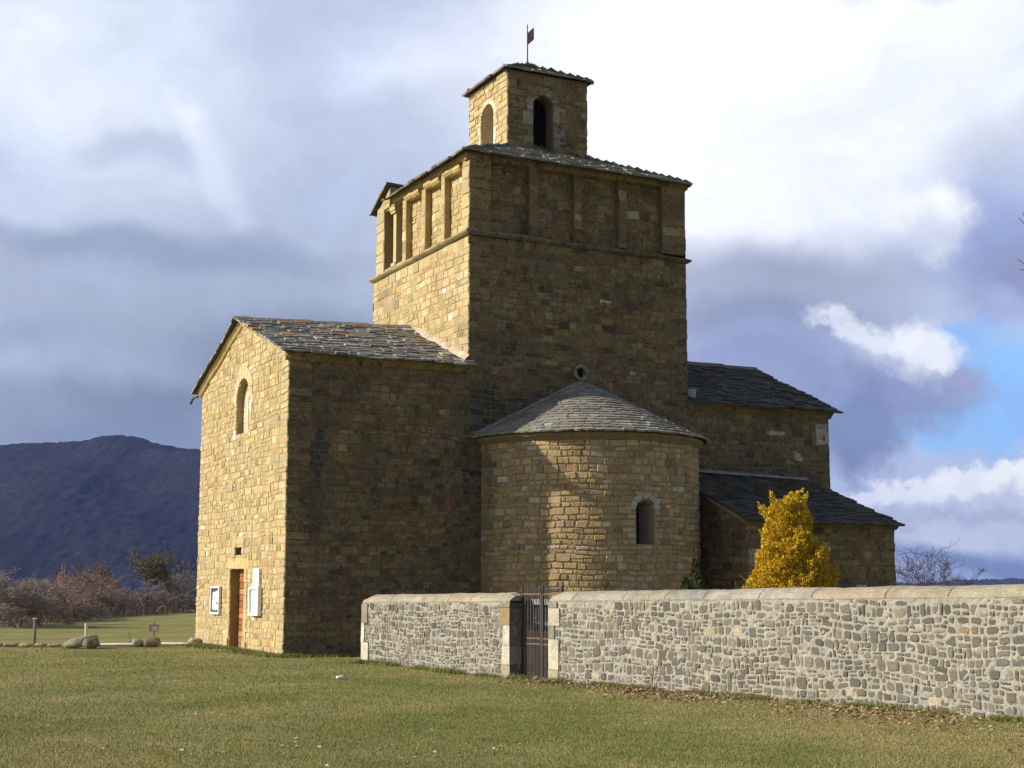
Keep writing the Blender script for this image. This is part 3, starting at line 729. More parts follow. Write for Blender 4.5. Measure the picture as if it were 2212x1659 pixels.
while t < TC - .1:
    spc = .19 * r.uniform(.88, 1.12) if t < 2.6 else .3; rad = max(RE * (1 - t / TC), .15); x = -SH
    while x < SH - .01:
        w = r.uniform(.18, .42) * RE / rad; w = min(w, SH * .7); x1 = min(x + w, SH)
        if SH - x1 < .2 * RE / rad: x1 = SH
        k = r.uniform(.03, .05); up = .03 + r.uniform(0, .015); t1 = min(t + spc * 1.7, TC - .01); g = .006 * RE / rad; j = lambda: r.uniform(-.03, .03)
        lo = [(x + g, t + j()), ((x + x1) / 2, t + r.uniform(-.03, .01)), (x1 - g, t + j())]; hi = [(x + g, t1), ((x + x1) / 2, t1), (x1 - g, t1)]
        V = [FCone(s, q, up + k) for s, q in lo] + [FCone(s, q, k * .6) for s, q in hi] + [FCone(s, q, up - .01) for s, q in lo] + [FCone(s, q, -.01) for s, q in hi]
        cc = slate_col(r); cc = mixc(cc, (.34, .31, .25), .45)
        mb.add(V, [(0, 1, 4, 3), (1, 2, 5, 4), (6, 7, 1, 0), (7, 8, 2, 1), (6, 0, 3, 9), (2, 8, 11, 5)], cc); x = x1
    t += spc
for i in range(40):
    s0, s1 = -SH + 2 * SH * i / 40, -SH + 2 * SH * (i + 1) / 40
    mb.face([FCone(s0, 0, -.01), FCone(s1, 0, -.01), FCone(s1, TC, -.01), FCone(s0, TC, -.01)], (.1, .09, .08))
mb.build('apse_roof', M_SLATE, church)['label'] = 'half-cone slate roof over the apse'
# mortar flashings
def flash(name, pts, w, col, th=.05, side=Vector((0, 0, 1)), out=Vector((0, -1, 0)), par=church):
    mb = MB()
    for p, q in zip(pts[:-1], pts[1:]):
        p, q = Vector(p), Vector(q); n = max(1, int((q - p).length / .3))
        for i in range(n):
            a = p + (q - p) * i / n; b = p + (q - p) * (i + 1) / n; k0, k1 = w * rr.uniform(.85, 1.15), w * rr.uniform(.85, 1.15)
            mb.add([a + out * th, b + out * th, b + side * k1, a + side * k0, a, b], [(0, 1, 2, 3), (4, 5, 1, 0)], jitc(col, rr, .08))
    return mb.build(name, M_COPE, par)
flash('flashing', [(AC - RE - .02, -.0, CZ0 + .06), (AC, -.0, CZ1 + .04)], .09, (.24, .22, .19), .10)
flash('flashing', [(AC, -.0, CZ1 + .04), (AC + RE + .02, -.0, CZ0 + .06)], .10, (.12, .115, .10), .08)
flash('flashing', [(TA0, -.05, 7.86), (TA0, 3.5, 9.18)], .17, (.52, .41, .29), .15, out=Vector((-1, 0, 0)))

# ---------- north transept
NA = 17.40
F = FE(0)
st_n = stain_list([(14.6, 5.1, 3., .5, .8), (16.6, 5.0, .6, .7, .4), (13., 4.9, .8, .8, .5)])
mb = MB()
def pal_n(r, u, v, q): return pal_shade(r, u, v, q)
courses(mb, F, ZG, 7.03, cut(lambda z: (TA1, NA), []), pal_n, 120, hr=(.13, .24), wr=(.15, .45), quoin=(False, True), mort=(.17, .135, .08), stain=st_n)
for (a, b, z0, z1) in ((15.10, 15.72, 6.28, 6.42), (16.9, 17.4, 6.08, 6.72), (16.05, 16.38, 5.52, 5.8)): stone(mb, F, a, b, z0, z1, .03, (.44, .40, .34), rr, .01)
mb.build('wall', M_SHADE, church)
mb = MB(); courses(mb, FN(NA), ZG, 8.95, cut(gable(0, 8.4, 7.0, 7.0, RB - .1, 8.97), []), pal_shade, 121, hr=(.25, .4), wr=(.3, .7), quoin=(True, True)); mb.build('gable_wall', M_SHADE, church)
mb = MB(); courses(mb, FW(8.4), ZG, 7.0, cut(lambda z: (TA1, NA), []), pal_shade, 122, hr=(.3, .5), wr=(.4, .9)); mb.build('wall', M_SHADE, church)
mb = MB(); molding(mb, ((TA1, 0, 6.93), (NA + .1, 0, 6.90), (0, -1, 0)), cav, lambda r: r.choice([(.25, .18, .09), (.21, .155, .08)]), rr, .9); mb.build('eaves_cornice', M_SHADE, church)
mb = MB(); NB = 3.95
SLD = SL
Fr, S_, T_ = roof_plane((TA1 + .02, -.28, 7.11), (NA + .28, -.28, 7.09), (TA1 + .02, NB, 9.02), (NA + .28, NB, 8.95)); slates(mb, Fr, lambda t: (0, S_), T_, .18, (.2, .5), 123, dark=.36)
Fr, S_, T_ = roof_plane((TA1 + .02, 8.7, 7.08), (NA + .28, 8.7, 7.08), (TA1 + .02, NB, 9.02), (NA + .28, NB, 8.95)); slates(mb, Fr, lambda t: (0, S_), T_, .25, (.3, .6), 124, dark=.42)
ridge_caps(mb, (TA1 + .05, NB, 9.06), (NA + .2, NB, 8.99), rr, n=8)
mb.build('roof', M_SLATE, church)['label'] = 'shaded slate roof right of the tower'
mb = MB(); stone(mb, FE(0), TA1 + .02, TA1 + .26, 7.18, 7.5, .12, (.38, .36, .32), rr, .04, .06); mb.build('flashing', M_COPE, church)

# ---------- lean-to chapel between apse and north transept
CA0, CA1, CD = 11.62, 16.68, 3.6
mb = MB(); F = FE(-CD)
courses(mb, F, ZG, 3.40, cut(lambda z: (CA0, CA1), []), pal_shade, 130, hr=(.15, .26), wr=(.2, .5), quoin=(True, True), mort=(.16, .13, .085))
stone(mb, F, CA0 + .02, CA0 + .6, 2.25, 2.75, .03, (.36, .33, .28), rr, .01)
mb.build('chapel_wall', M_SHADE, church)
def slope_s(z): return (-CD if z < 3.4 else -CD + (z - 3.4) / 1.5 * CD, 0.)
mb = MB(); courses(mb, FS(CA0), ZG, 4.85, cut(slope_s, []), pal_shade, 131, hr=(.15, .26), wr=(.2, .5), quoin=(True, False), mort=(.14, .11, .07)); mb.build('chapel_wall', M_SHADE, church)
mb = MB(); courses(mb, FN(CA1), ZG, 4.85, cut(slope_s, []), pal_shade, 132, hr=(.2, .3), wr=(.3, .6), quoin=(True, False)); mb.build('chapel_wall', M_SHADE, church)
mb = MB(); molding(mb, ((CA0 - .05, -CD, 3.36), (CA1 + .08, -CD, 3.33), (0, -1, 0)), [(-.02, 0), (.05, .01), (.12, .07), (.12, .13), (-.02, .13)], (.21, .16, .085), rr, .9)
molding(mb, ((CA0, -CD - .05, 3.42), (CA0, 0, 4.92), (-1, 0, 0)), [(-.02, 0), (.10, 0), (.10, .12), (-.02, .12)], (.30, .25, .17), rr, .6); mb.build('eaves_cornice', M_SHADE, church)
mb = MB(); Fr, S_, T_ = roof_plane((CA0 - .14, -CD - .22, 3.49), (CA1 + .18, -CD - .22, 3.45), (CA0 - .14, 0, 5.02), (CA1 - .1, 0, 4.92)); slates(mb, Fr, lambda t: (0, S_), T_, .18, (.2, .5), 133, dark=.33); mb.build('chapel_roof', M_SLATE, church)['label'] = 'shaded lean-to slate roof behind the golden conifer'
flash('flashing', [(TA1 + .05, -.0, 5.07), (CA1 - .15, 0, 4.95)], .10, (.27, .25, .23), .12)

# ---------- nave behind the tower (only its bulk)
mb = MB()
courses(mb, FS(5.3), ZG, 6.9, cut(lambda z: (8.42, 15), []), pal_gold, 140, hr=(.3, .5), wr=(.4, .9)); courses(mb, FN(12.0), ZG, 6.9, cut(lambda z: (8.4, 15), []), pal_shade, 141, hr=(.3, .5), wr=(.4, .9))
courses(mb, FW(15), ZG, 8.3, cut(gable(5.3, 12., 6.9, 6.9, 8.65, 8.3), []), pal_gold, 142, hr=(.3, .5), wr=(.4, .9)); mb.build('nave_wall', M_STONE, church)
mb = MB(); Fr, S_, T_ = roof_plane((5.1, 7.1, 6.95), (5.1, 15.2, 6.95), (8.65, 7.1, 8.4), (8.65, 15.2, 8.4)); slates(mb, Fr, lambda t: (0, S_), T_, .4, (.5, .9), 143)
Fr, S_, T_ = roof_plane((12.2, 7.1, 6.95), (12.2, 15.2, 6.95), (8.65, 7.1, 8.4), (8.65, 15.2, 8.4)); slates(mb, Fr, lambda t: (0, S_), T_, .4, (.5, .9), 144); mb.build('nave_roof', M_SLATE, church)

# ---------- notice boards on the gable wall
def wall_pt(u, v, w=0): return ORG + E1 * (-w) + E2 * u + Vector((0, 0, v))
def board(name, label, cat, u0, u1, v0, v1, d, inner, papers, group=None):
    o = empty(name, wall_pt((u0 + u1) / 2, v0, .03), TH); tag(o, label, cat, group)
    G = lambda u, v, w: (-w, u - (u0 + u1) / 2, v - v0)
    mb = MB(); f = .055
    for (a, b, c, e_) in ((u0, u1, v0, v0 + f), (u0, u1, v1 - f, v1), (u0, u0 + f, v0 + f, v1 - f), (u1 - f, u1, v0 + f, v1 - f)): mb.box(a, b, c, e_, 0, d, (.80, .79, .76), F=G)
    mb.build('frame', M_PAINT, o)
    mb = MB(); mb.box(u0 + .01, u1 - .01, v0 + .01, v1 - .01, -.01, d * .35, inner, F=G); mb.build('backboard', M_PAINT, o)
    for i, pp in enumerate(papers):
        mb = MB(); mb.add([G(u, v, d * .35 + .004 + .003 * i) for u, v in pp[0]] + [G(u, v, d * .35 + .001 + .003 * i) for u, v in pp[0]], [tuple(range(len(pp[0])))] + [(k, (k + 1) % len(pp[0]), (k + 1) % len(pp[0]) + len(pp[0]), k + len(pp[0])) for k in range(len(pp[0]))], pp[1]); mb.build('poster', M_PAINT, o)
    return o
WP = (.80, .79, .76)
board('notice_board', 'white framed notice board with dark backing and torn white poster, left of the church door', 'notice board', 5.66, 6.56, .96, 1.76, .07, (.06, .06, .09),
      [([(6.06, 1.07), (6.46, 1.10), (6.42, 1.58), (6.06, 1.61)], WP), ([(5.74, 1.31), (6.0, 1.29), (6.02, 1.63), (5.76, 1.64)], WP), ([(5.84, 1.09), (6.02, 1.09), (6.02, 1.25), (5.84, 1.25)], WP)])
board('notice_board', 'white glazed display case with cut corners, right of the church door', 'notice board', 1.80, 2.66, .99, 1.73, .10, (.74, .78, .80), [([(1.90, 1.06), (2.5, 1.06), (2.5, 1.66), (1.90, 1.66)], (.82, .82, .80))])
o = empty('information_board', wall_pt(2.2, 1.74, .02), TH); tag(o, 'tall narrow white panel fixed above the display case right of the door', 'notice board')
mb = MB(); mb.box(-.05, 0, -.27, .27, 0, .48, (.82, .81, .78)); mb.build('plate', M_PAINT, o)
for s in (-.27, .24):
    mb = MB(); mb.box(-.06, -.05, s, s + .03, 0, .48, (.7, .69, .66)); mb.build('frame_strip', M_PAINT, o)

# ================================================================== TERRAIN
def sst(a, b, x):
    t = min(max((x - a) / (b - a), 0), 1); return t * t * (3 - 2 * t)
WP0 = Vector((-3.46, 34.0, 0)); WD = Vector((.5964, -.8027, 0)).normalized(); WN = Vector((-.8027, -.5964, 0)).normalized()   # wall start, direction, front normal
def ground_z(x, y):
    z = .015 * sin(x * .7 + 1) * sin(y * .5) + .02 * sin(x * .23 + y * .31)
    z += -.075 * sst(-3.5, 0, x) * (1 - sst(30, 36, y)) + .02 * (1 - sst(-8, -4, x))
    dist = hypot(x, y)
    z += -45 * sst(120, 420, dist) + 1.2 * sst(55, 95, y) * sst(-30, -5, x) * (1 - sst(-4, 12, x)) * .4
    z += -6 * sst(45, 90, y) * sst(2, 30, x)
    z += -1.6 * sst(50, 110, y) * (1 - sst(-34, -22, x))
    return z
xs = sorted(set(list(np.arange(-24, 24.01, .4)) + list(np.arange(-60, 60.1, 3)) + list(np.geomspace(60, 6000, 26)) + list(-np.geomspace(60, 6000, 26))))
ys = sorted(set(list(np.arange(-10, 60, .4)) + list(np.arange(60, 140, 2.5)) + list(np.geomspace(140, 7000, 34)) + list(-np.geomspace(12, 2500, 14))))
V = [(x, y, ground_z(x, y)) for y in ys for x in xs]; nx = len(xs)
Fc = [(j * nx + i, j * nx + i + 1, (j + 1) * nx + i + 1, (j + 1) * nx + i) for j in range(len(ys) - 1) for i in range(nx - 1)]
me = bpy.data.meshes.new('ground'); me.from_pydata(V, [], Fc); me.polygons.foreach_set('use_smooth', [True] * len(Fc))
gm_ = bpy.data.materials.new('winter_meadow'); gm_.use_nodes = True; t_ = gm_.node_tree; b_ = t_.nodes['Principled BSDF']; b_.inputs['Roughness'].default_value = 1; b_.inputs['Specular IOR Level'].default_value = .1
tx = t_.nodes.new('ShaderNodeTexCoord')
def gnoise(s, d, stretch=None, off=(0, 0, 0)):
    n = t_.nodes.new('ShaderNodeTexNoise'); n.inputs['Scale'].default_value = s; n.inputs['Detail'].default_value = d; n.inputs['Roughness'].default_value = .62
    mp = t_.nodes.new('ShaderNodeMapping'); mp.inputs['Location'].default_value = off
    if stretch: mp.inputs['Scale'].default_value = stretch
    t_.links.new(tx.outputs['Object'], mp.inputs[0]); t_.links.new(mp.outputs[0], n.inputs['Vector']); return n
def gmixc(fac, a, b, lo, hi):
    r_ = t_.nodes.new('ShaderNodeMapRange'); t_.links.new(fac.outputs[0], r_.inputs[0]); r_.inputs[1].default_value = lo; r_.inputs[2].default_value = hi
    m_ = t_.nodes.new('ShaderNodeMix'); m_.data_type = 'RGBA'; t_.links.new(r_.outputs[0], m_.inputs[0])
    for i, c_ in ((6, a), (7, b)):
        if isinstance(c_, tuple): m_.inputs[i].default_value = (*c_, 1)
        else: t_.links.new(c_, m_.inputs[i])
    return m_.outputs[2]
base = gmixc(gnoise(.35, 6), (.30, .26, .105), (.205, .205, .06), .40, .60)
base = gmixc(gnoise(1.6, 6, off=(3, 1, 0)), base, (.13, .155, .035), .57, .74)
base = gmixc(gnoise(9, 5, off=(7, 0, 0)), base, (.235, .185, .105), .56, .74)
base = gmixc(gnoise(45, 4), base, (.11, .105, .045), .60, .78)
t_.links.new(base, b_.inputs['Base Color'])
bp = t_.nodes.new('ShaderNodeBump'); bp.inputs['Strength'].default_value = .9; bp.inputs['Distance'].default_value = .05; t_.links.new(gnoise(26, 8).outputs[0], bp.inputs['Height']); t_.links.new(bp.outputs[0], b_.inputs['Normal'])
me.materials.append(gm_); go = bpy.data.objects.new('ground', me); COL.objects.link(go); tag(go, kind='structure', label='short winter lawn and meadow of green and straw coloured grass', cat='ground')

# ---------- grass blades
def in_church(x, y):
    d = np.stack([x - ORG.x, y - ORG.y]); a = d[0] * E1.x + d[1] * E1.y; b = d[0] * E2.x + d[1] * E2.y
    return (a > -.03) & (a < 18) & (b > .0) & (b < 9)
def wall_side(x, y): return (x - WP0.x) * WN.x + (y - WP0.y) * WN.y
gzv = np.vectorize(ground_z)
def blades(n, seed, y0, y1, hmin, hmax, tall=False, pts=None, cols=None):
    g = np.random.default_rng(seed)
    if pts is None:
        u = g.random(n); y = 1 / (1 / y0 + (1 / y1 - 1 / y0) * u); x = (g.random(n) * 2 - 1) * (.375 * y + 4.5)
    else: x, y = pts
    s = (x - WP0.x) * WD.x + (y - WP0.y) * WD.y
    ok = ~in_church(x, y) & ((wall_side(x, y) > .03) | (s < -.1))
    x, y = x[ok], y[ok]; n = len(x)
    z = gzv(x, y)
    h = g.uniform(hmin, hmax, n) * (1 + .5 * (g.random(n) < .06)); w = .0022 * np.maximum(1, y / 11) * g.uniform(.8, 1.5, n)
    a = g.random(n) * 2 * pi; lean = g.uniform(0, .9, n) * h; la = g.random(n) * 2 * pi
    p0 = np.stack([x - np.cos(a) * w, y - np.sin(a) * w, z - .005], 1); p1 = np.stack([x + np.cos(a) * w, y + np.sin(a) * w, z - .005], 1)
    p2 = np.stack([x + np.cos(la) * lean, y + np.sin(la) * lean, z + h], 1)
    V = np.empty((n * 3, 3), np.float32); V[0::3] = p0; V[1::3] = p1; V[2::3] = p2
    pat = np.sin(x * .9 + 1.3 * np.sin(y * .7)) * np.sin(y * .55 + 1.1 * np.sin(x * .5)) + .7 * np.sin(x * 2.3 + y * 1.7) * np.sin(y * 2.9 - x) + .8 * np.sin(x * .37 + 2) * np.sin(y * .23 + x * .11) + g.normal(0, .45, n)
    straw = (1 / (1 + np.exp(-(pat + .25) * 2.3)))[:, None]
    if tall: straw = straw * .35
    green = np.array([[.125, .160, .028]]) * g.uniform(.7, 1.3, (n, 1)); dry = np.array([[.37, .295, .125]]) * g.uniform(.7, 1.25, (n, 1))
    C = green * (1 - straw) + dry * straw
    return V, C
def tri_obj(name, V, C, mat, npoly=3):
    n = len(V) // npoly; me = bpy.data.meshes.new(name); me.vertices.add(len(V)); me.vertices.foreach_set('co', V.astype(np.float32).ravel())
    me.loops.add(len(V)); me.loops.foreach_set('vertex_index', np.arange(len(V), dtype=np.int32)); me.polygons.add(n)
    me.polygons.foreach_set('loop_start', np.arange(0, len(V), npoly, dtype=np.int32)); me.update(calc_edges=True)
    at = me.attributes.new('Col', 'FLOAT_COLOR', 'FACE'); at.data.foreach_set('color', np.concatenate([C, np.ones((n, 1))], 1).astype(np.float32).ravel())
    me.materials.append(mat); me.validate(); o = bpy.data.objects.new(name, me); COL.objects.link(o); return o
M_GRASS = material('grass_blade', n1=2, a1=.1, n2=30, a2=.1, bump=0, rough=.8, spec=.2)
parts = [blades(640000, 1, 12.0, 46, .010, .030)]
g = np.random.default_rng(4)
s_ = g.uniform(0, 21, 26000); off = g.exponential(.10, 26000) + .03; sel = (np.sin(s_ * 2.2) + np.sin(s_ * 5.1 + 1) + g.normal(0, .6, 26000)) > -.2; s_, off = s_[sel], off[sel]
parts.append(blades(0, 2, 0, 0, .03, .11, True, (WP0.x + WD.x * s_ + WN.x * off, WP0.y + WD.y * s_ + WN.y * off)))
bb = g.uniform(-.2, 8.5, 7000); oo = g.exponential(.14, 7000) + .04; parts.append(blades(0, 3, 0, 0, .04, .13, True, (ORG.x + E2.x * bb - E1.x * oo, ORG.y + E2.y * bb - E1.y * oo)))
aa = g.uniform(-.2, 3.5, 6000); oo = g.exponential(.14, 6000) + .04; parts.append(blades(0, 5, 0, 0, .04, .13, True, (ORG.x + E1.x * aa - E2.x * oo, ORG.y + E1.y * aa - E2.y * oo)))
go = tri_obj('grass', np.concatenate([p[0] for p in parts]), np.concatenate([p[1] for p in parts]), M_GRASS); tag(go, 'short mixed green and straw coloured grass blades of the lawn', 'grass', kind='stuff')
# fallen leaves below the wall
n = 5600; s_ = g.uniform(6.8, 21, n); off = np.abs(g.normal(.9, .85, n)) * (.35 + .75 * (s_ - 6) / 12) + .05
dens = g.random(n) < (.25 + .75 * (np.sin(s_ * 1.3) * .5 + .5)) * np.exp(-((off - .2 - .085 * (s_ - 6)) / 1.2) ** 2); s_, off = s_[dens], off[dens]; n = len(s_)
x = WP0.x + WD.x * s_ + WN.x * off; y = WP0.y + WD.y * s_ + WN.y * off; z = gzv(x, y) + g.uniform(.02, .05, n)
a = g.random(n) * 2 * pi; sz = g.uniform(.022, .045, n); tl = g.uniform(-.6, .6, (n, 2))
V = np.empty((n * 4, 3))
for i, (du, dv) in enumerate(((-1, 0), (0, -.55), (1, 0), (0, .55))):
    px = (du * np.cos(a) - dv * np.sin(a)) * sz; py = (du * np.sin(a) + dv * np.cos(a)) * sz
    V[i::4] = np.stack([x + px, y + py, z + px * tl[:, 0] + py * tl[:, 1]], 1)
C = np.array([(.33, .215, .13), (.27, .165, .09), (.40, .28, .185), (.22, .13, .075), (.30, .22, .12)])[g.integers(0, 5, n)] * g.uniform(.8, 1.2, (n, 1))
lo = tri_obj('fallen_leaves', V, C, M_LEAF, 4); tag(lo, 'brown fallen leaves scattered on the grass along the foot of the churchyard wall', 'leaves', kind='stuff')

# ---------- daisies
mb = MB()
for k in range(9):
    a = 2 * pi * k / 9; c_, s2 = cos(a), sin(a); d = .3
    mb.face([(c_ * .004, s2 * .004, .045), (cos(a - d) * .016, sin(a - d) * .016, .05), (c_ * .021, s2 * .021, .05), (cos(a + d) * .016, sin(a + d) * .016, .05)], (.82, .82, .80))
mb.tube([(0, 0, .044), (0, 0, .052)], [.007, .004], (.7, .5, .05), 6); mb.tube([(.002, 0, -.01), (0, 0, .045)], .0015, (.1, .15, .04), 4)
d0 = mb.build('daisy', M_PAINT); first = True
rg = random.Random(8)
clus = [(-5.6, 19.6), (-4.4, 19.8), (-3.9, 20.3), (-4.9, 16.6), (-2.6, 16.7), (-2.4, 16.5), (-3.8, 15.6), (-3.0, 15.5), (-.8, 16.0), (-.3, 16.4), (-1.9, 15.1), (-4.6, 15.7), (.3, 17.1), (-.9, 18.6), (-1.6, 15.6)]
spots = []
for cx_, cy_ in clus:
    for _ in range(rg.randint(1, 5)): spots.append((cx_ + rg.gauss(0, .22), cy_ + rg.gauss(0, .3)))
for _ in range(16): spots.append((rg.uniform(-6, 2), rg.uniform(15, 25)))
for (x, y) in spots:
    o = d0 if first else d0.copy()
    if not first: COL.objects.link(o)
    first = False
    o.location = (x, y, ground_z(x, y)); o.rotation_euler = (rg.uniform(-.2, .2) + .25, rg.uniform(-.2, .2), rg.uniform(0, 6)); o.scale = [rg.uniform(.8, 1.25)] * 3
    tag(o, 'tiny white daisy flower in the short grass of the lawn', 'daisy', 'white daisies dotted over the lawn')

# ---------- gravel path strip far left
mb = MB(); pth = [(-9.0, 43.95), (-10.2, 43.7), (-11.4, 43.3), (-12.2, 43.1)]
for (x0, y0), (x1, y1) in zip(pth[:-1], pth[1:]):
    mb.face([(x0, y0 - .35, .075), (x1, y1 - .35, .07), (x1, y1 + .45, .09), (x0, y0 + .45, .095)], (.70, .64, .50))
    mb.face([(x0, y0 - .35, -.2), (x1, y1 - .35, -.2), (x1, y1 - .35, .07), (x0, y0 - .35, .075)], (.55, .5, .38))
po = mb.build('path', M_SOIL); tag(po, 'pale gravel path running behind the boulders to the church', 'path', kind='structure')
mb = MB(); mb.box(-5.0, 2.0, 0, 0, 0, 0, (.4, .4, .4))

# ================================================================== CHURCHYARD WALL
def top_z(s): return 1.555 + .0128 * s
WT = .56
def FWl(u, v, w): return WP0 + WD * u + WN * w + Vector((0, 0, v))
RUB = [(.165, .148, .112), (.135, .118, .088), (.195, .172, .128), (.12, .108, .088), (.165, .138, .095), (.215, .19, .142), (.14, .13, .11)]
def rub_col(r):
    t = r.random()
    if t < .007: return jitc((.24, .17, .10), r)
    if t < .015: return jitc((.42, .34, .23), r)
    return jitc(r.choice(RUB), r, .14)
def rubble(mb, F, u0, u1, zb, zt, seed, mort=(.335, .312, .262)):
    r = random.Random(seed); z = zb
    wv = lambda u, v: .030 * sin(u * 1.35 + v * 2.2) + .022 * sin(u * 3.1 - v * 4.0 + 1)
    def put(a, b, lo, hi):
        m = r.uniform(.006, .019); a += m; b -= m; lo += m; hi -= m
        if b - a < .025 or hi - lo < .022: return
        if a < u0 + .003 or b > u1 - .003: return
        cx_, cy_ = (a + b) / 2, (lo + hi) / 2
        if hi + wv(cx_, cy_) > zt(cx_) - .002: return
        n = 11; ex = r.uniform(.26, .62); pts = []; tilt = r.gauss(0, .07); sk = r.gauss(0, .10)
        for k in range(n):
            t = 2 * pi * k / n + r.uniform(-.17, .17); c_, s2 = cos(t), sin(t)
            px_ = (b - a) / 2 * abs(c_) ** ex * (1 if c_ > 0 else -1) * r.uniform(.84, 1.06); py_ = (hi - lo) / 2 * abs(s2) ** ex * (1 if s2 > 0 else -1) * r.uniform(.82, 1.08)
            py_ *= 1 + sk * px_ / (b - a) * 2
            pts.append((cx_ + px_ - py_ * tilt, cy_ + py_ + px_ * tilt + wv(cx_ + px_, cy_)))
        cy2 = cy_ + wv(cx_, cy_); d = r.uniform(.004, .018)
        P = [F(x, y, -.02) for x, y in pts] + [F(cx_ + (x - cx_) * .95, cy2 + (y - cy2) * .95, d * .75) for x, y in pts] + [F(cx_ + (x - cx_) * .7, cy2 + (y - cy2) * .7, d * r.uniform(.85, 1.2)) for x, y in pts]
        fs = [(k, (k + 1) % n, n + (k + 1) % n, n + k) for k in range(n)] + [(n + k, n + (k + 1) % n, 2 * n + (k + 1) % n, 2 * n + k) for k in range(n)] + [tuple(range(2 * n, 3 * n))]
        mb.add(P, fs, rub_col(r))
    while z < zt(0) + .3:
        h = r.uniform(.105, .19); u = u0 + r.uniform(-.1, .05)
        while u < u1:
            w = r.uniform(.08, .27); t = r.random(); top = z + h * r.uniform(.9, 1.12); bot = z - h * r.uniform(0, .10)
            if t < .52: put(u, u + w, bot, top)
            elif t < .80:
                q = r.uniform(.38, .62); put(u, u + w, bot, z + h * q); 
                if r.random() < .4 and w > .2: e = r.uniform(.4, .6); put(u, u + w * e, z + h * q, top); put(u + w * e, u + w, z + h * q, top)
                else: put(u, u + w, z + h * q, top)
            elif t < .92: w = r.uniform(.06, .11); put(u, u + w, bot, top)
            else:
                q = r.uniform(.3, .5); put(u, u + w, bot, z + h * q); e = r.uniform(.35, .65); put(u, u + w * e, z + h * q, top); put(u + w * e, u + w, z + h * q, top)
            u += w
        z += h
    # mortar bed, slightly uneven
    nu = int((u1 - u0) / .07); nv = 28
    zz = lambda u, j: zb + (zt(u) - zb) * j / nv
    hgt = {}
    for i in range(nu + 1):
        for j in range(nv + 1): hgt[i, j] = r.uniform(-.008, .008) + max(0, r.gauss(-.004, .009))
    for i in range(nu):
        ua, ub = u0 + (u1 - u0) * i / nu, u0 + (u1 - u0) * (i + 1) / nu
        for j in range(nv): mb.face([F(ua, zz(ua, j), hgt[i, j]), F(ub, zz(ub, j), hgt[i + 1, j]), F(ub, zz(ub, j + 1), hgt[i + 1, j + 1]), F(ua, zz(ua, j + 1), hgt[i, j + 1])], jitc(mort, r, .07))
CH = .165
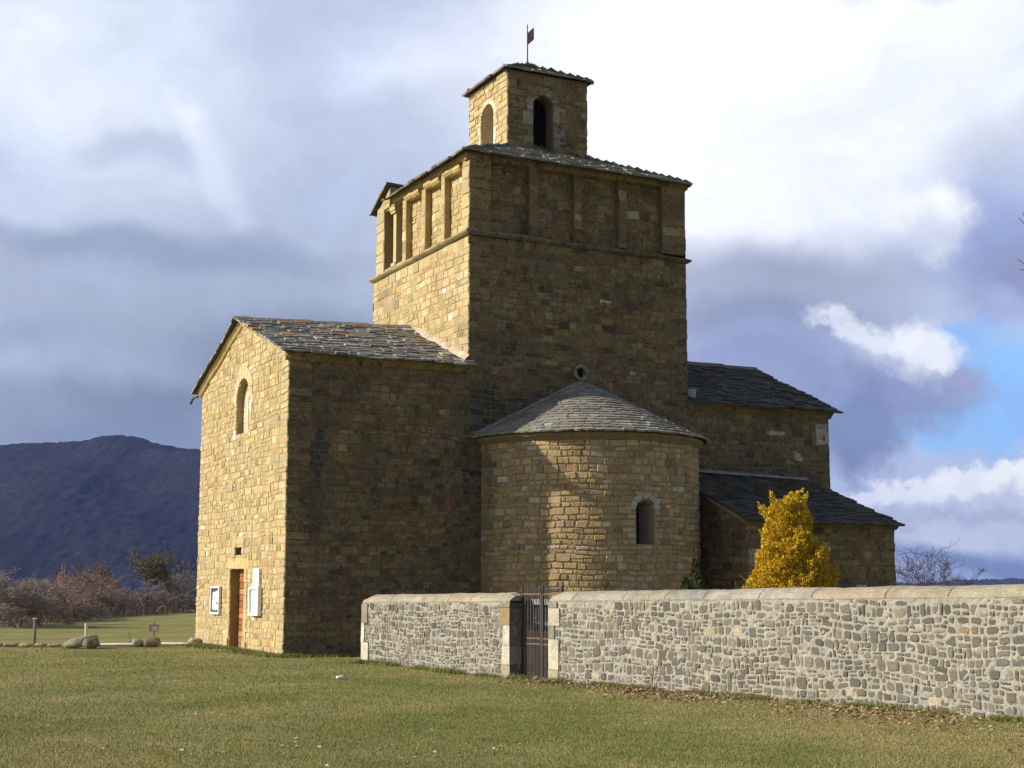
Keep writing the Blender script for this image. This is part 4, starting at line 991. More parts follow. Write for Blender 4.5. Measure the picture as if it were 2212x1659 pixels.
def wall_piece(label, u0, u1, seed, qs):
    o = empty('churchyard_wall', (0, 0, 0)); tag(o, label, 'wall', 'churchyard wall either side of the iron gate')
    zt = lambda u: top_z(u) - CH
    mb = MB(); rubble(mb, FWl, u0, u1, -.45, zt, seed)
    # back and end faces
    B = lambda u, v: FWl(u, v, -WT)
    n = int((u1 - u0) / .5)
    for i in range(n):
        a, b = u0 + (u1 - u0) * i / n, u0 + (u1 - u0) * (i + 1) / n
        mb.face([B(a, -.45), B(b, -.45), B(b, zt(b)), B(a, zt(a))], (.40, .37, .31))
    mb.build('stonework', M_RUBBLE, o)
    mb = MB(); r = random.Random(seed + 1); n = int((u1 - u0) / .16); K = 12
    pr = [((k / K) * WT, sin(pi * (k / K)) ** .62 * CH) for k in range(K + 1)]
    cutp = [u0]
    while cutp[-1] < u1: cutp.append(min(cutp[-1] + r.uniform(.7, 1.5), u1))
    def cz(u, k):
        end = min(min(abs(u - u0), abs(u - u1)) / .10, 1); return zt(u) + pr[k][1] * (1 if end >= 1 else sqrt(max(0, 1 - (1 - end) ** 2)) * .35 + .65)
    rw = {}
    for i in range(n + 1):
        for k in range(K + 1): rw[i, k] = r.uniform(-.011, .011) + .004 * sin(i * .37 + seed) + (.002 if int(i * .16 / 1.1) % 2 else -.002)
    colr = [jitc(r.choice([(.315, .275, .205), (.34, .305, .235), (.30, .272, .215), (.33, .28, .20)]), r, .06) for _ in range(len(cutp) + 1)]
    for i in range(n):
        a, b = u0 + (u1 - u0) * i / n, u0 + (u1 - u0) * (i + 1) / n; ci = sum(1 for q in cutp if q <= a + .01); jn = any(a < q <= b for q in cutp[1:-1])
        for k in range(K):
            w0, w1 = .012 - pr[k][0] * 1.02, .012 - pr[k + 1][0] * 1.02
            mb.face([FWl(a, cz(a, k) + rw[i, k], w0), FWl(b, cz(b, k) + rw[i + 1, k], w0), FWl(b, cz(b, k + 1) + rw[i + 1, k + 1], w1), FWl(a, cz(a, k + 1) + rw[i, k + 1], w1)], jitc(colr[ci], r, .07))
            if jn: mb.face([FWl(a + .06, cz(a, k) + rw[i, k] + .012, w0 + .004), FWl(a + .072, cz(a, k) + rw[i, k] + .012, w0 + .004), FWl(a + .072, cz(b, k + 1) + rw[i, k + 1] + .012, w1 + .004), FWl(a + .06, cz(b, k + 1) + rw[i, k + 1] + .012, w1 + .004)], (.13, .115, .09))
        mb.face([FWl(a, zt(a) - .02, .004), FWl(b, zt(b) - .02, .004), FWl(b, cz(b, 0) + rw[i + 1, 0], .012), FWl(a, cz(a, 0) + rw[i, 0], .012)], jitc(colr[ci], r, .05))
    for u in (u0, u1):
        mb.face([FWl(u, cz(u, k), .012 - pr[k][0] * 1.02) for k in range(K + 1)], (.30, .27, .22))
    mb.build('coping', M_COPE, o)
    # dressed end stones
    mb = MB()
    for (u, sgn, lst) in qs:
        for (z0, z1, wd, c) in lst:
            a, b = (u, u + wd) if sgn > 0 else (u - wd, u)
            a -= .012 if sgn > 0 else 0; b += .012 if sgn < 0 else 0
            P0_ = [(a, -WT - .01), (b, -WT - .01), (b, .03), (a, .03)]; k_ = .012
            Vv = []
            for (zz_, ins) in ((z0 + .004, 0), (z1 - .004, 0)):
                for (x_, w_) in P0_: Vv.append(FWl(x_ + r.uniform(-.005, .005), zz_ + r.uniform(-.004, .004), w_ + r.uniform(-.006, .006)))
            mb.add(Vv, [(0, 3, 2, 1), (4, 5, 6, 7), (0, 1, 5, 4), (1, 2, 6, 5), (2, 3, 7, 6), (3, 0, 4, 7)], jitc(c, r, .05))
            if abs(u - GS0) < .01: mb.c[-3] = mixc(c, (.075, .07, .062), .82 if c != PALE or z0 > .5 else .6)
    mb.build('quoin_stones', M_COPE, o)
    return o
GS0, GS1 = 5.743, 7.02
PALE, GREY, TAN, OCH = (.52, .475, .385), (.235, .215, .175), (.37, .31, .21), (.30, .215, .10)
wall_piece('shorter pale rubble churchyard wall left of the iron gate, with rounded coping', 0, GS0, 201,
           [(0, 1, [(-.3, .05, .25, TAN), (.05, .48, .30, PALE), (.48, .92, .12, PALE), (.92, 1.355, .26, GREY)]),
            (GS0, -1, [(-.4, -.1, .3, TAN), (-.1, .20, .26, TAN), (.20, .58, .24, PALE), (.58, .98, .20, PALE), (.98, 1.33, .33, OCH), (1.33, 1.43, .30, GREY)])])
wall_piece('long grey rubble churchyard wall right of the iron gate, running out of frame', GS1, 21.5, 202,
           [(GS1, 1, [(-.4, .17, .28, TAN), (.17, .75, .30, PALE), (.75, 1.0, .17, GREY), (1.0, 1.34, .33, (.42, .37, .29)), (1.34, 1.45, .25, GREY)])])

# ---------- gate
gate = empty('iron_gate', WP0 + WD * 5.77 + WN * (-.29), atan2(WD.y, WD.x)); tag(gate, 'rusty black wrought iron double gate with spiked crest between two wall ends', 'gate')
IR = (.040, .033, .030); RU = (.15, .075, .048)
GB = -.08; GT = 1.60
def leaf(x0, x1):
    mb = MB()
    for x, ra in ((x0, .018), (x1, .026)): mb.box(x - ra, x + ra, -ra, ra, GB - .03, GT + .16, IR)
    n = 7
    lf = mb.build('gate_leaf', M_IRON, gate)
    for i in range(1, n):
        mb = MB(); x = x0 + (x1 - x0) * i / n; mb.tube([(x, 0, GB), (x, 0, GT + .11), (x, 0, GT + .17)], [.010, .010, .002], (.12, .095, .08), 6); mb.build('bar', M_IRON, lf)
    for i in range(n):
        mb = MB(); x = x0 + (x1 - x0) * (i + .5) / n; mb.tube([(x, 0, GB), (x, 0, .84), (x, 0, .91)], [.009, .009, .002], (.12, .095, .08), 6); mb.build('bar', M_IRON, lf)
    for z in (GB, .62, .73, GT): mb = MB(); mb.box(x0, x1, -.012, .012, z - .015, z + .015, RU); mb.build('rail', M_IRON, lf)
    mb = MB()
    for i in range(7):
        x = x0 + (x1 - x0) * (i + .5) / 7; R = .04
        mb.tube([(x + R * (1 - k / 16) * cos(k * .75), .0, GT + .07 + R * (1 - k / 16) * sin(k * .75)) for k in range(13)], .007, IR, 5)
    mb.build('crest_scroll', M_IRON, lf)
leaf(0.0, .63); leaf(.67, 1.27)
mb = MB(); mb.tube([(.65, -.03, GT + .02), (.62, -.03, GT + .12), (.58, -.03, GT + .18)], [.014, .014, .01], IR, 6); mb.build('latch_hook', M_IRON, gate)
# stone by the gate, threshold
def boulder(name, loc, dims, rz, col, seed, label, cat='boulder', group=None, tilt=0):
    r = random.Random(seed); mb = MB(); nu, nv = 22, 12; V = []
    ph = [r.uniform(0, 6) for _ in range(6)]
    for j in range(nv + 1):
        for i in range(nu):
            t = pi * j / nv; p = 2 * pi * i / nu; d = Vector((sin(t) * cos(p), sin(t) * sin(p), cos(t)))
            k = 1 + .10 * sin(3 * d.x + ph[0]) * sin(2.5 * d.y + ph[1]) + .07 * sin(5 * d.z + ph[2] + 3 * d.x) + .03 * sin(11 * d.x + ph[3]) * sin(9 * d.y + ph[4])
            e = .75
            q = [abs(c) ** e * (1 if c > 0 else -1) for c in d]
            V.append((q[0] * dims[0] / 2 * k, q[1] * dims[1] / 2 * k, q[2] * dims[2] / 2 * k + dims[2] * .38))
    fs = [(j * nu + i, j * nu + (i + 1) % nu, (j + 1) * nu + (i + 1) % nu, (j + 1) * nu + i) for j in range(nv) for i in range(nu)]
    mb.add(V, fs, col); o = mb.build(name, M_ROCK, None, True); o.location = loc; o.rotation_euler = (0, tilt, rz); tag(o, label, cat, group); return o
gx = WP0 + WD * 6.33 + WN * (-.2)
boulder('stone', (gx.x, gx.y, -.1), (.13, .11, .12), .5, (.42, .38, .26), 3, 'small pale stone holding the iron gate shut at its foot', 'stone')
mb = MB(); mb.box(-.02, 1.26, -.30, .33, -.25, -.115, (.40, .37, .30)); o = mb.build('threshold_slab', M_COPE); o.location = WP0 + WD * GS0 + WN * (-.26); o.rotation_euler = (0, 0, atan2(WD.y, WD.x)); tag(o, 'flat grey stone threshold slab under the iron gate', 'slab')
boulder('stone', (-3.27, 28.1, .01), (.17, .12, .07), .3, (.80, .79, .76), 31, 'white stone lying alone on the lawn in front of the shorter wall', 'stone')

# ---------- behind the gate: graves and flowers
def gravestone(loc, rz, w, h, d, col, label, capcol):
    o = empty('gravestone', loc, rz); tag(o, label, 'gravestone')
    mb = MB(); mb.box(-w / 2, w / 2, -d / 2, d / 2, -.2, h - .12, col); mb.box(-w / 2 - .08, w / 2 + .08, -d / 2 - .08, d / 2 + .08, -.2, .12, col); mb.build('slab', M_ROCK, o)
    mb = MB(); mb.add([(-w / 2 - .05, -d / 2 - .05, h - .12), (w / 2 + .05, -d / 2 - .05, h - .12), (w / 2 + .05, d / 2 + .05, h - .12), (-w / 2 - .05, d / 2 + .05, h - .12), (-w / 2, -d / 2, h), (w / 2, -d / 2, h), (w / 2, d / 2, h), (-w / 2, d / 2, h)],
                      [(0, 3, 2, 1), (4, 5, 6, 7), (0, 1, 5, 4), (1, 2, 6, 5), (2, 3, 7, 6), (3, 0, 4, 7)], capcol); mb.build('cap', M_COPE, o); return o
gravestone((1.05, 32.6, 0), -.25, 2.3, 1.47, .35, (.040, .040, .047), 'broad dark gravestone with a pale cap seen through the iron gate', (.34, .32, .28))
gravestone((.72, 31.2, 0), -.3, .55, 1.0, .14, (.07, .078, .10), 'slim blue grey gravestone in front of the broad one, behind the gate', (.12, .13, .16))
def flowers(loc, col, seed, label):
    r = random.Random(seed); o = empty('flower_pot', loc); tag(o, label, 'flower pot')
    mb = MB(); mb.tube([(0, 0, 0), (0, 0, .03), (0, 0, .18)], [.07, .08, .10], (.24, .12, .07), 14); mb.build('pot', M_ROCK, o)
    mb = MB()
    for _ in range(60):
        a = r.uniform(0, 6.28); q = r.uniform(0, .15); p = Vector((cos(a) * q, sin(a) * q, .18 + r.uniform(0, .22))); d = Vector((r.uniform(-1, 1), r.uniform(-1, 1), r.uniform(0, 1))) * .06; e = Vector((-d.y, d.x, .02)) * .5
        mb.face([p, p + d + e, p + d * 1.8, p + d - e], jitc((.06, .10, .03), r))
    mb.build('foliage', M_LEAF, o)
    mb = MB()
    for _ in range(22):
        a = r.uniform(0, 6.28); q = r.uniform(0, .15); p = Vector((cos(a) * q, sin(a) * q, .26 + r.uniform(0, .2)))
        for k in range(5):
            t = k * 1.257; mb.face([p, p + Vector((cos(t - .4) * .028, sin(t - .4) * .028, .012)), p + Vector((cos(t) * .04, sin(t) * .04, .02)), p + Vector((cos(t + .4) * .028, sin(t + .4) * .028, .012))], jitc(col, r))
    mb.build('blossom', M_LEAF, o)
flowers((.80, 29.9, .30), (.42, .03, .05), 1, 'pot of red flowers on the right behind the iron gate')
flowers((.47, 30.5, .36), (.40, .06, .12), 2, 'pot of pink flowers in the middle behind the iron gate')
for i, (x, y, h, lab) in enumerate(((.80, 29.9, .30, 'low stone plinth carrying the pot of red flowers'), (.47, 30.5, .36, 'low stone plinth carrying the pot of pink flowers'))):
    mb = MB(); mb.box(-.2, .2, -.18, .18, -.2, h - .05, (.07, .066, .06)); mb.box(-.23, .23, -.21, .21, h - .05, h, (.09, .085, .08)); o = mb.build('plinth', M_ROCK); o.location = (x, y, 0); tag(o, lab, 'plinth')

# ================================================================== PLANTS
def conifer(name, loc, lobes, n, seed, cols, label, leafs=(.05, .11), trunk_h=2., up=.8):
    r = np.random.default_rng(seed); o = empty(name, loc); tag(o, label, 'conifer')
    tot = sum(l[3] * l[2] for l in lobes); VV = []; CC = []
    for (cx_, cy_, rad, hgt, z0) in lobes:
        m = int(n * rad * hgt / tot)
        u = r.random(m); zc = u ** 1.15; prof = np.interp(zc, [0, .12, .35, .65, .88, 1], [.86, 1, .93, .66, .34, .06]) * rad
        ph = r.random(m) * 2 * pi
        lump = 1 + .13 * np.sin(ph * 5 + zc * 9) * np.sin(zc * 17 + ph * 2 + cx_ * 9) + .09 * np.sin(ph * 11 + zc * 23)
        dep = 1 - .5 * r.random(m) ** 2.2
        R = prof * lump * dep
        base = np.stack([cx_ + R * np.cos(ph), cy_ + R * np.sin(ph), z0 + zc * hgt * .97], 1)
        out = np.stack([np.cos(ph) * .75, np.sin(ph) * .75, np.full(m, up)], 1) + r.normal(0, .28, (m, 3)); out /= np.linalg.norm(out, axis=1)[:, None]
        side = np.cross(out, r.normal(0, 1, (m, 3))); side /= np.linalg.norm(side, axis=1)[:, None]
        Ln = r.uniform(*leafs, m)[:, None]; w = Ln * r.uniform(.16, .28, m)[:, None]
        q = np.empty((m * 4, 3)); q[0::4] = base - out * Ln * .2; q[1::4] = base + out * Ln * .5 + side * w; q[2::4] = base + out * Ln; q[3::4] = base + out * Ln * .5 - side * w
        VV.append(q); c = np.array(cols)[r.integers(0, len(cols), m)] * r.uniform(.8, 1.2, (m, 1))
        CC.append(c)
    f = tri_obj('foliage', np.concatenate(VV), np.concatenate(CC), M_LEAF, 4); f.parent = o
    mb = MB(); mb.tube([(0, 0, -.2), (0, 0, trunk_h * .5), (.02, 0, trunk_h)], [.07, .05, .015], (.12, .08, .05), 8); mb.build('trunk', M_BARK, o)
    return o
GOLD = [(.72, .48, .022), (.66, .42, .018), (.76, .54, .035), (.56, .36, .018), (.40, .29, .018)]
def tuft_conifer(name, loc, env, tips, ntuft, nleaf, seed, cols, label):
    """dense conifer made of flame-shaped sprays standing on an envelope (height -> half width)"""
    r = np.random.default_rng(seed); o = empty(name, loc); tag(o, label, 'conifer'); VV = []; CC = []
    zs = np.array([e[0] for e in env]); ws = np.array([e[1] for e in env]); cxs = np.array([e[2] for e in env])
    zz = np.linspace(zs[0], zs[-1], 400); wz = np.interp(zz, zs, ws); p = wz + .12; p /= p.sum()
    tz = r.choice(zz, ntuft, p=p); ph = r.random(ntuft) * 2 * pi
    rad = np.interp(tz, zs, ws) * (1 + .12 * np.sin(ph * 3 + tz * 4) + .10 * np.sin(ph * 6 - tz * 8)) * np.where(r.random(ntuft) < .78, 1, r.uniform(.35, .9, ntuft))
    px = np.interp(tz, zs, cxs) + rad * np.cos(ph); py = rad * np.sin(ph); ln = r.uniform(.13, .25, ntuft)
    T = [(px[i] - .09 * np.cos(ph[i]), py[i] - .09 * np.sin(ph[i]), tz[i] - .6 * ln[i], ph[i], ln[i]) for i in range(ntuft)] + [(x, y, z, a, l) for x, y, z, a, l in tips]
    for (x, y, z, a, l) in T:
        d = np.array([np.cos(a) * .42, np.sin(a) * .42, 1.]) + r.normal(0, .14, 3); d /= np.linalg.norm(d)
        f = r.random(nleaf) ** .8; wr_ = .098 * np.clip(1.2 - f, .2, 1) * np.minimum(1, .4 + f * 3)
        off = r.normal(0, 1, (nleaf, 3)); off -= (off @ d)[:, None] * d; off /= np.linalg.norm(off, axis=1)[:, None]; off *= (wr_ * r.random(nleaf) ** .5)[:, None]
        base = np.array([x, y, z]) + f[:, None] * d * l + off
        out = d + off / .085 * .7 + r.normal(0, .22, (nleaf, 3)); out /= np.linalg.norm(out, axis=1)[:, None]
        sd = np.cross(out, r.normal(0, 1, (nleaf, 3))); sd /= np.linalg.norm(sd, axis=1)[:, None]; L_ = r.uniform(.028, .058, nleaf)[:, None]; w = L_ * .24
        q = np.empty((nleaf * 4, 3)); q[0::4] = base - out * L_ * .2; q[1::4] = base + out * L_ * .45 + sd * w; q[2::4] = base + out * L_; q[3::4] = base + out * L_ * .45 - sd * w
        VV.append(q); k = r.uniform(.75, 1.15); CC.append(np.array(cols)[r.integers(0, len(cols), nleaf)] * r.uniform(.8, 1.2, (nleaf, 1)) * k)
    f = tri_obj('foliage', np.concatenate(VV), np.concatenate(CC), M_LEAF, 4); f.parent = o
    mb = MB(); H_ = zs[-1] * .85; mb.tube([(0, 0, -.2), (0, 0, H_ * .5), (.02, 0, H_)], [.09, .06, .015], (.12, .08, .05), 8)
    rq = random.Random(seed)
    for k in range(26):
        z = H_ * (.1 + .85 * k / 26); a = k * 2.4; w = float(np.interp(z, zs, ws)) * .75; mb.tube([(0, 0, z - .2), (cos(a) * w * .6, sin(a) * w * .6, z), (cos(a) * w, sin(a) * w, z + .2)], [.03, .018, .006], (.13, .10, .08), 5)
    mb.build('trunk', M_BARK, o); return o
ENV = [(0, .70, 0), (.6, .83, 0), (1.3, .86, 0), (1.8, .83, 0), (2.2, .74, .02), (2.55, .62, .05), (2.80, .47, .0), (3.0, .42, -.02), (3.22, .41, -.02), (3.4, .33, .0), (3.52, .20, .06), (3.60, .08, .12)]
tuft_conifer('golden_conifer', (5.72, 30.0, 0), ENV, [(.18, 0, 3.50, 0, .28), (.24, .02, 3.46, 0, .26), (.12, -.04, 3.44, 0, .26), (.22, -.08, 3.38, 0, .26), (-.26, 0, 3.40, 3, .32), (-.20, -.05, 3.38, 3, .3), (-.48, 0, 3.18, 3, .32), (-.45, -.08, 3.12, 3, .3), (.38, 0, 2.85, 0, .25), (.02, -.1, 3.40, 1, .3)], 1900, 66, 3, GOLD,
             'large golden yellow conical conifer behind the long churchyard wall')
conifer('dark_conifer', (4.05, 33.0, 0), [(.10, 0, .20, 1.25, 1.15), (.08, 0, .30, 1.4, 0), (-.14, 0, .17, .9, 1.05), (-.12, 0, .24, 1.2, 0)], 9000, 4, [(.05, .065, .015), (.07, .08, .02), (.035, .05, .012), (.13, .12, .025)], 'small dark green conifer with two tips at the foot of the round apse', leafs=(.04, .08), trunk_h=1.6)

def skeleton(r, p, d, L, rad, depth, segs, bend=.25, up=.1, kids=(2, 4), lenf=(.55, .8), lean=Vector((0, 0, 0))):
    n = 3 if depth > 1 else 2; pts = [p.copy()]; rads = [rad]
    for i in range(n):
        d = (d + Vector((r.gauss(0, bend), r.gauss(0, bend), r.gauss(0, bend) + up)) * .6 + lean).normalized(); p = p + d * (L / n); pts.append(p.copy()); rads.append(rad * (1 - .5 * (i + 1) / n))
    segs.append((depth, pts, rads))
    if depth == 0: return
    for _ in range(r.randint(*kids)):
        k = r.randint(1, n); q = pts[k]; ax = Vector((r.gauss(0, 1), r.gauss(0, 1), r.gauss(0, .6))).normalized()
        nd = (d * .75 + ax * .8).normalized(); skeleton(r, q, nd, L * r.uniform(*lenf), rads[k] * .62, depth - 1, segs, bend, up, kids, lenf, lean)
def bare_tree(name, loc, h, seed, bark, label, group=None, depth=5, stems=1, spread=.5, leafcol=None, nleaf=0, kids=(2, 4), cat='tree', rad=.05, twig=1.0, up=.12, lean=(0, 0, 0), width=1.0, sub=None):
    r = random.Random(seed); segs = []
    for s in range(stems):
        a = r.uniform(0, 6.28); d = Vector((cos(a) * spread, sin(a) * spread, 1)).normalized(); skeleton(r, Vector((cos(a) * .12 * (stems > 1), sin(a) * .12 * (stems > 1), 0)), d, h * r.uniform(.32, .42), rad * r.uniform(.7, 1.1), depth, segs, up=up, kids=kids, lean=Vector(lean))
    zm = max(q.z for _, pts, _ in segs for q in pts); k = h / zm
    o = empty(name, loc, r.uniform(0, 6)); tag(o, label, cat, group)
    tr = MB(); cr = MB(); tips = []
    for dpt, pts, rads in segs:
        P = [Vector((q.x * k * width, q.y * k * width, q.z * k)) for q in pts]
        if dpt >= depth - 1: tr.tube([P[0] - Vector((0, 0, .1 if dpt == depth else 0))] + P[1:], rads, jitc(bark, r, .1), 6)
        else:
            cr.tube(P, [max(x, .0045 * twig) for x in rads], jitc(bark, r, .15), 3, cap=False)
            if dpt <= 3: tips += P[1:]
    tr.build('trunk', M_BARK, o)
    if leafcol and tips:
        for _ in range(nleaf):
            p = r.choice(tips) + Vector((r.gauss(0, .09), r.gauss(0, .09), r.gauss(0, .09))); s_ = r.uniform(.025, .06); a = Vector((r.gauss(0, 1), r.gauss(0, 1), r.gauss(0, 1))).normalized(); b = a.cross(Vector((r.gauss(0, 1), r.gauss(0, 1), r.gauss(0, 1)))).normalized() * .6
            cr.face([p - a * s_, p + b * s_, p + a * s_, p - b * s_], jitc(r.choice(leafcol), r, .15))
    cr.build('crown', M_BARK, o); return o
PINK = (.29, .205, .17); GRY = (.29, .245, .21); DRK = (.12, .09, .075); BRN = (.225, .155, .11)
def gz(x, y): return (x, y, ground_z(x, y))
# scrub at the meadow's far edge, from left to right
G_ = 'bare scrub trees along the far edge of the meadow'
K = dict(kids=(3, 4))
bare_tree('bare_tree', gz(-21.7, 62), 2.5, 11, GRY, 'tangled grey bare tree with arching twigs at the left end of the far scrub', G_, 5, 4, .9, width=1.5, twig=1.7, **K)
bare_tree('bare_tree', gz(-20.3, 61), 2.2, 12, GRY, 'low grey bare tree with a leaning trunk behind the grey post', G_, 5, 3, .9, width=1.5, twig=1.6, lean=(.03, 0, 0), **K)
sh = [(-23.6, 66, 2.4, PINK), (-22.0, 64, 1.7, BRN), (-20.6, 65, 1.5, BRN), (-23.6, 71, 2.1, PINK), (-22.6, 72, 2.0, PINK), (-22.9, 76, 2.1, PINK), (-24.0, 75, 2.2, PINK), (-25.2, 80, 2.6, BRN)]
labs = ['grey pink bare shrub at the far left edge of the scrub', 'dark brown low shrub under the tangled grey tree', 'reddish brown bare shrub above the grey post', 'pinkish brown rounded bare shrub in the middle of the hedge', 'pinkish bare shrub right of the grey post', 'pinkish bare shrub left of the white post', 'tall pinkish bare shrub just left of the slim russet tree', 'tall brown bare shrub at the back of the scrub']
for i, (x, y, h, c) in enumerate(sh): bare_tree('bare_shrub', gz(x, y), h, 30 + i, c, labs[i], 'bare shrubs along the far edge of the meadow', 5, 5, 1.0, width=1.6, twig=1.7, cat='shrub', rad=.03, **K)
bare_tree('slim_tree', gz(-23.9, 78), 3.0, 50, (.34, .20, .13), 'slim upright russet tree standing above the pinkish scrub', G_, 4, 1, .1, width=.3, leafcol=[(.36, .19, .09), (.30, .16, .08)], nleaf=260, twig=1.5, **K)
bare_tree('bare_tree', gz(-24.1, 83), 2.8, 51, (.24, .19, .14), 'brown bushy bare tree between the russet tree and the orange tree', G_, 5, 3, .6, leafcol=[(.22, .17, .09)], nleaf=900, twig=1.7, width=1.2, **K)
bare_tree('bare_tree', gz(-25.2, 90), 2.9, 52, PINK, 'grey brown bare tree behind the hedge left of the orange tree', G_, 5, 3, .6, twig=1.7, width=1.3, **K)
bare_tree('oak_tree', gz(-23.7, 88), 3.3, 53, (.14, .10, .07), 'small oak with orange brown dead leaves beside the big dark tree', G_, 5, 1, .3, leafcol=[(.32, .18, .075), (.28, .15, .068), (.22, .12, .06)], nleaf=5200, twig=1.3, rad=.07, width=1.15, **K)
bare_tree('oak_tree', gz(-22.2, 88.5), 4.3, 54, (.13, .105, .08), 'biggest rounded tree of the far scrub, dark trunk and dull brown leaves', G_, 6, 1, .35, kids=(3, 4), leafcol=[(.17, .12, .068), (.13, .105, .06), (.21, .14, .07), (.09, .09, .045)], nleaf=9000, twig=1.5, rad=.12, width=1.3)
bare_tree('bare_tree', gz(-21.4, 87), 2.9, 55, (.25, .225, .205), 'pale grey bare tree with spreading branches right of the biggest tree', G_, 5, 2, .7, twig=1.7, width=1.4, **K)
bare_tree('bare_tree', gz(-20.4, 90), 2.8, 56, (.21, .185, .175), 'grey bare tree close beside the church wall', G_, 5, 3, .6, twig=1.7, width=1.3, **K)
bare_tree('bare_tree', gz(-21.9, 95), 3.7, 57, (.21, .185, .175), 'thin grey bare tree with long leaning stems next to the church', G_, 5, 2, .5, kids=(3, 3), twig=1.5, lean=(.05, 0, 0))
for i, (x, y, h, c, lb) in enumerate(((-23.9, 85, 1.5, BRN, 'low russet scrub bush in front of the orange oak'), (-23.2, 91, 1.6, (.30, .19, .14), 'low reddish bush under the biggest tree'), (-21.3, 91, 1.3, (.33, .19, .12), 'low orange brown bush at the foot of the pale grey tree'), (-27.2, 88, 3.0, PINK, 'wide pinkish bush behind the middle of the hedge'), (-23.6, 80, 1.9, PINK, 'low pinkish bush right of the slim russet tree'), (-25.9, 84, 2.4, PINK, 'broad pinkish bush at the back behind the slim russet tree'), (-20.9, 92, 1.8, (.30, .25, .22), 'low grey bush touching the church corner'))):
    bare_tree('bare_shrub', gz(x, y), h, 70 + i, c, lb, 'bare shrubs along the far edge of the meadow', 5, 5, 1.1, width=1.7, twig=1.7, cat='shrub', rad=.03, **K)
mbu = MB(); ru = random.Random(12)
for k in range(9000):
    t = ru.random(); y = 60 + 38 * t + ru.gauss(0, 1.2); x = -.348 * y + ru.random() ** .8 * (.125 * y) * (1 if ru.random() < .8 else .5); yy = y + max(0, ru.gauss(1.5, 1.5)) + 26 * max(0, min(1, (x / y + .348) / .125)) * (1 - t)
    x = x / y * yy; h = ru.uniform(.15, .9) * ru.uniform(.5, 1); z = ground_z(x, yy) - .05; a = ru.uniform(0, 6.28); l = ru.uniform(0, .5) * h; w = .011
    mbu.face([(x - cos(a) * w, yy - sin(a) * w, z), (x + cos(a) * w, yy + sin(a) * w, z), (x + cos(a + 1) * l, yy + sin(a + 1) * l, z + h)], jitc(ru.choice([(.22, .155, .11), (.17, .125, .095), (.27, .20, .13), (.12, .09, .07), (.25, .15, .09)]), ru))
uo = mbu.build('undergrowth', M_LEAF); tag(uo, 'low brown dead undergrowth and tall straw along the foot of the far scrub', 'undergrowth', kind='stuff')
# bare trees right of the church
G2 = 'bare trees on the horizon right of the church'
PUR = (.075, .058, .060)
RT = [(16.9, 62, 3.1, 90, .5, 1, (-.03, 0, 0), 'dark bare tree half hidden by the chapel corner'), (18.5, 65, 3.9, 91, .2, 3, (0, 0, 0), 'tallest dark bare tree with several upright stems right of the chapel'), (19.6, 66, 3.6, 94, .4, 2, (.02, 0, 0), 'middle dark bare tree between the tall and the leaning one'), (19.3, 64, 3.5, 97, .5, 1, (.12, 0, 0), 'dark bare tree leaning right with a long crooked trunk')]
for (x, y, h, s, sp, st_, ln, lb) in RT: bare_tree('bare_tree', (x, y, -.9), h + .9, s, PUR, lb, G2, 5, st_, sp, kids=(2, 4), lean=ln, twig=1.5, rad=.085, width=1.0)
# rose stems over the wall
for i, (x, y, h, c, lb) in enumerate(((4.75, 31.2, 1.98, (.16, .07, .05), 'thin dead reddish stem just right of the small dark conifer'), (5.05, 31, 2.0, (.30, .17, .13), 'pale forked dead stem between the two conifers'), (5.28, 31, 2.16, (.26, .10, .05), 'tallest thin orange tipped stem next to the golden conifer'))):
    bare_tree('dead_stem', (x - .15, y, 0), h, 120 + i, c, lb, 'dead plant stems standing behind the wall', 2, 2, .12, kids=(2, 3), cat='plant', rad=.012, twig=1.2, width=.5)
# the big tree beyond the right edge: only two twig tips reach the picture
bt = empty('bare_tree', (15.32, 28.5, -.1)); tag(bt, 'bare tree beyond the right edge whose reddish twig tips reach into the sky', 'tree')
rb = random.Random(77); tr = MB(); cr = MB(); segs = []
skeleton(rb, Vector((0, 0, 0)), Vector((0, 0, 1)), 3.6, .22, 4, segs, kids=(3, 4), up=.25)
for dpt, pts, rads in segs: (tr if dpt >= 3 else cr).tube([Vector((max(p.x, -3.6 + .1 * p.z), p.y, p.z)) for p in pts], [max(x, .008) for x in rads], (.16, .11, .09), 5, cap=False)
tr.tube([(0, 0, 3.4), (-1.6, 0, 5.2), (-3.4, 0, 7.0), (-4.55, 0, 8.02)], [.10, .06, .03, .012], (.16, .11, .09), 6)
for (a, b) in (((-4.55, 0, 8.02), (-5.12, 0, 8.16)), ((-4.85, 0, 8.10), (-5.15, 0, 8.36)), ((-4.3, 0, 7.8), (-5.02, 0, 9.32)), ((-4.75, 0, 8.78), (-5.10, 0, 9.22)), ((-4.9, 0, 9.1), (-5.02, 0, 9.32))): cr.tube([a, b], [.014, .008], (.22, .13, .12), 5)
tr.build('trunk', M_BARK, bt); cr.build('crown', M_BARK, bt)

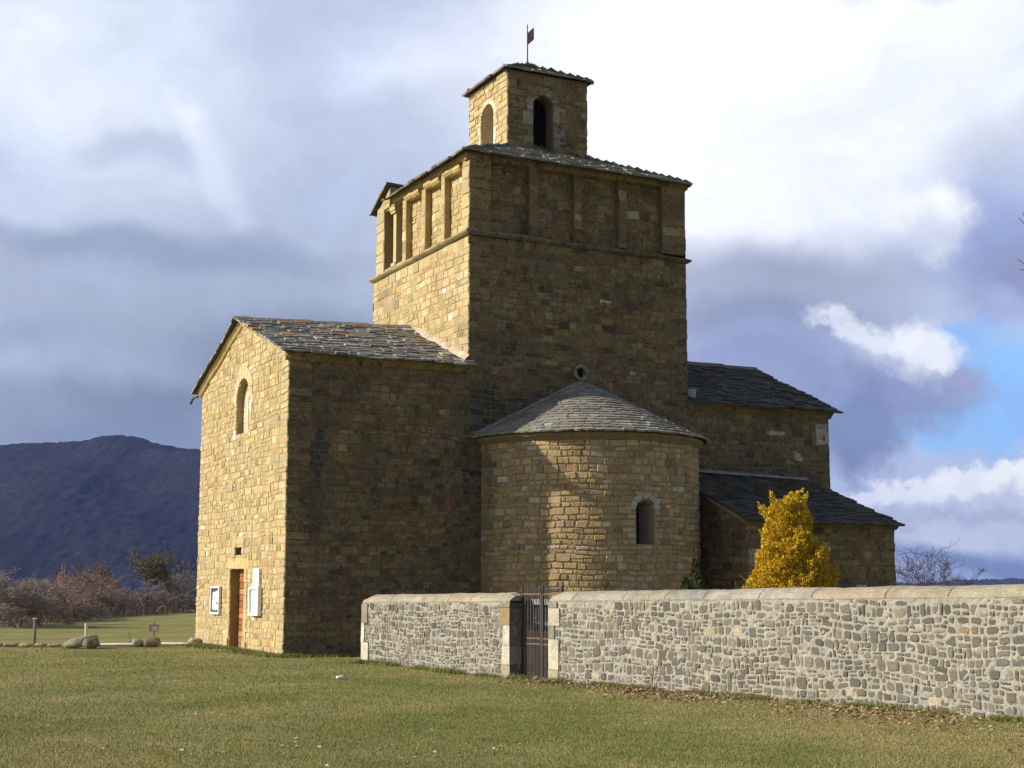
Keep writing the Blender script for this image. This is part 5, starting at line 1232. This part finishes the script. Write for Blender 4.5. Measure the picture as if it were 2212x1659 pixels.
# ================================================================== MEADOW FURNITURE
boulder('boulder', (-12.33, 42.2, .06), (.88, .5, .31), .2, (.27, .25, .18), 21, 'large sloping lichened boulder at the end of the low kerb stones', tilt=-.25)
boulder('boulder', (-11.98, 41.9, .05), (.46, .42, .29), .4, (.17, .15, .12), 22, 'rounded dark boulder leaning on the large sloping one')
boulder('boulder', (-10.93, 43.0, .05), (.36, .3, .21), .1, (.33, .30, .22), 23, 'small pale boulder left of the long flat one, under the little sign')
boulder('boulder', (-10.50, 42.9, .05), (.54, .36, .26), 0, (.20, .165, .10), 24, 'long flat brown boulder under the little wooden sign')
boulder('boulder', (-9.42, 43.7, .06), (.36, .32, .22), .3, (.42, .34, .22), 25, 'pale tan boulder half hidden by the church corner')
rk = random.Random(4)
x = -16.0; i = 0
while x < -12.75:
    w = rk.uniform(.28, .52); o = boulder('kerb_stone', (x + w / 2, 42.75 + rk.uniform(-.05, .05), .03), (w * 1.05, .22,   .085 + rk.uniform(0, .03)), rk.uniform(-.1, .1), jitc((.30, .26, .19), rk), 300 + i, 'low rough kerb stone edging the meadow left of the sloping boulder', 'kerb stone', 'row of low kerb stones left of the boulders'); x += w + .03; i += 1
def post(name, loc, h, rad, col, label, cap=None, mat=M_BARK, n=8):
    o = empty(name, loc); tag(o, label, 'post'); mb = MB(); mb.tube([(0, 0, -.1), (0.01, 0, h * .5), (-.005, 0, h)], [rad, rad * .95, rad * .9], col, n); mb.build('shaft', mat, o)
    if cap: mb = MB(); mb.tube([(0, 0, h), (0, 0, h + .02), (0, 0, h + .03)], [rad * 1.35, rad * 1.35, rad * .8], cap, n); mb.build('cap', mat, o)
post('post', (-14.0, 43.1, .03), .77, .05, (.20, .18, .17), 'grey wooden post with a pale cap standing by the kerb stones', (.5, .47, .42))
post('post', (-12.9, 44.5, .05), .60, .045, (.62, .58, .60), 'short white post standing behind the large sloping boulder', None, M_PAINT)
o = empty('sign', (-10.79, 44.3, .05)); tag(o, 'small wooden sign with a blank grey panel on a post behind the flat boulder', 'sign')
mb = MB(); mb.tube([(0, .02, -.1), (0, .02, .62)], .018, (.16, .08, .06), 8); mb.build('post', M_BARK, o)
mb = MB(); mb.box(-.125, .125, -.012, .0, .37, .54, (.30, .28, .29)); mb.build('panel', M_PAINT, o)
mb = MB()
for q in ((-.14, .14, .535, .56), (-.14, .14, .355, .375), (-.14, -.12, .375, .535), (.12, .14, .375, .535)): mb.box(q[0], q[1], -.02, .0, q[2], q[3], (.2, .09, .07))
mb.build('frame', M_BARK, o)
mb = MB(); mb.tube([(0, 0, -.05), (-.03, 0, .18), (-.07, 0, .36)], .008, (.06, .06, .05), 5); mb.tube([(-.03, 0, .08), (.06, 0, .02)], .007, (.06, .06, .05), 5); o = mb.build('stake', M_BARK); o.location = (-11.35, 43.8, .06); tag(o, 'thin dark bent stake in the meadow left of the little sign', 'stake')

# ================================================================== HILLS
def hill(name, prof, Y, depth, label, col, jitter, step, base=-60, treeh=9, noise_a=18, lift=1.0):
    """prof: list of (x, crest height) ; terrain rises from the front to the crest and falls behind"""
    X0, X1 = prof[0][0], prof[-1][0]; nxn = int((X1 - X0) / step); nyn = int(depth / (step * 1.6)); r = random.Random(3)
    px = np.array([p[0] for p in prof]); pz = np.array([p[1] for p in prof]); V = []
    g = np.random.default_rng(9)
    for j in range(nyn + 1):
        f = j / nyn; y = Y - depth * .72 + depth * f
        for i in range(nxn + 1):
            x = X0 + (X1 - X0) * i / nxn; zc = np.interp(x, px, pz)
            q = f / .72; s = sst(0, 1.0, q) * .55 + .45 * min(q, 1) if q <= 1 else 1 - .6 * sst(1, 1.6, q)
            z = base + (zc - base) * s + noise_a * (sin(x * .011 + 2) * sin(y * .009) + .5 * sin(x * .027 + y * .02)) * (1 - min(1, abs(q - 1) < .06)) * min(q, 1) * (1 - sst(.8, 1., q))
            V.append((x + g.uniform(-.4, .4) * step, y + g.uniform(-.4, .4) * step, z + g.random() ** 2 * jitter))
    fs = [(j * (nxn + 1) + i, j * (nxn + 1) + i + 1, (j + 1) * (nxn + 1) + i + 1, (j + 1) * (nxn + 1) + i) for j in range(nyn) for i in range(nxn)]
    mb = MB(); mb.v = V; mb.f = fs; mb.c = [jitc(col, r, .22) for _ in fs]
    o = mb.build(name, M_HILL, None, True); tag(o, label, 'hill', kind='structure'); return o
M_HILL = material('bare_woodland', n1=.012, a1=.35, n2=.16, a2=.55, bump=0, rough=1, spec=.05, spots=[(.006, .62, .08, (.10, .10, .075), .6)])
kx = lambda sx: (sx - 1296) / 3670. * 2000
kz = lambda sy: 1.75 + (1485 - sy) / 3670. * 2000
hp = [(-900, 1150), (-500, 1140), (-200, 1132), (0, 1123), (101, 1119), (162, 1117), (233, 1110), (253, 1101), (299, 1098), (349, 1105), (380, 1117), (430, 1128), (468, 1135), (509, 1136), (640, 1160), (800, 1230), (1000, 1330), (1200, 1430), (1350, 1490)]
hill('hill', [(kx(a), kz(b) - 4) for a, b in hp], 2000, 1000, 'cloud-shadowed bluish wooded hill filling the left horizon behind the scrub', (.021, .018, .019), 3.2, 4.5)  # base colour darkened to stand in for cloud shadow
hp2 = [(2000, 1500), (2200, 1481), (2380, 1475), (2450, 1470), (2592, 1468), (2750, 1468), (3100, 1480)]
hill('ridge', [((a - 1296) / 3670. * 3200, 1.75 + (1485 - b) / 3670. * 3200 - 4) for a, b in hp2], 3200, 700, 'low dark wooded ridge on the right horizon behind the wall', (.022, .020, .021), 10, 8, noise_a=4)

# ------------------------------------------------------------------ air
hz = MB(); hz.box(-2600, 2600, -300, 4200, -110, 262, (1, 1, 1)); M_HAZE = bpy.data.materials.new('haze'); M_HAZE.use_nodes = True; ht = M_HAZE.node_tree; ht.nodes.clear()
ho = ht.nodes.new('ShaderNodeOutputMaterial'); hv = ht.nodes.new('ShaderNodeVolumePrincipled'); hv.inputs['Color'].default_value = (.28, .42, 1, 1); hv.inputs['Density'].default_value = 9e-5; hv.inputs['Anisotropy'].default_value = 0
ht.links.new(hv.outputs[0], ho.inputs['Volume'])
hob = hz.build('haze', M_HAZE); tag(hob, 'thin bluish air over the distant hills', 'haze', kind='stuff')
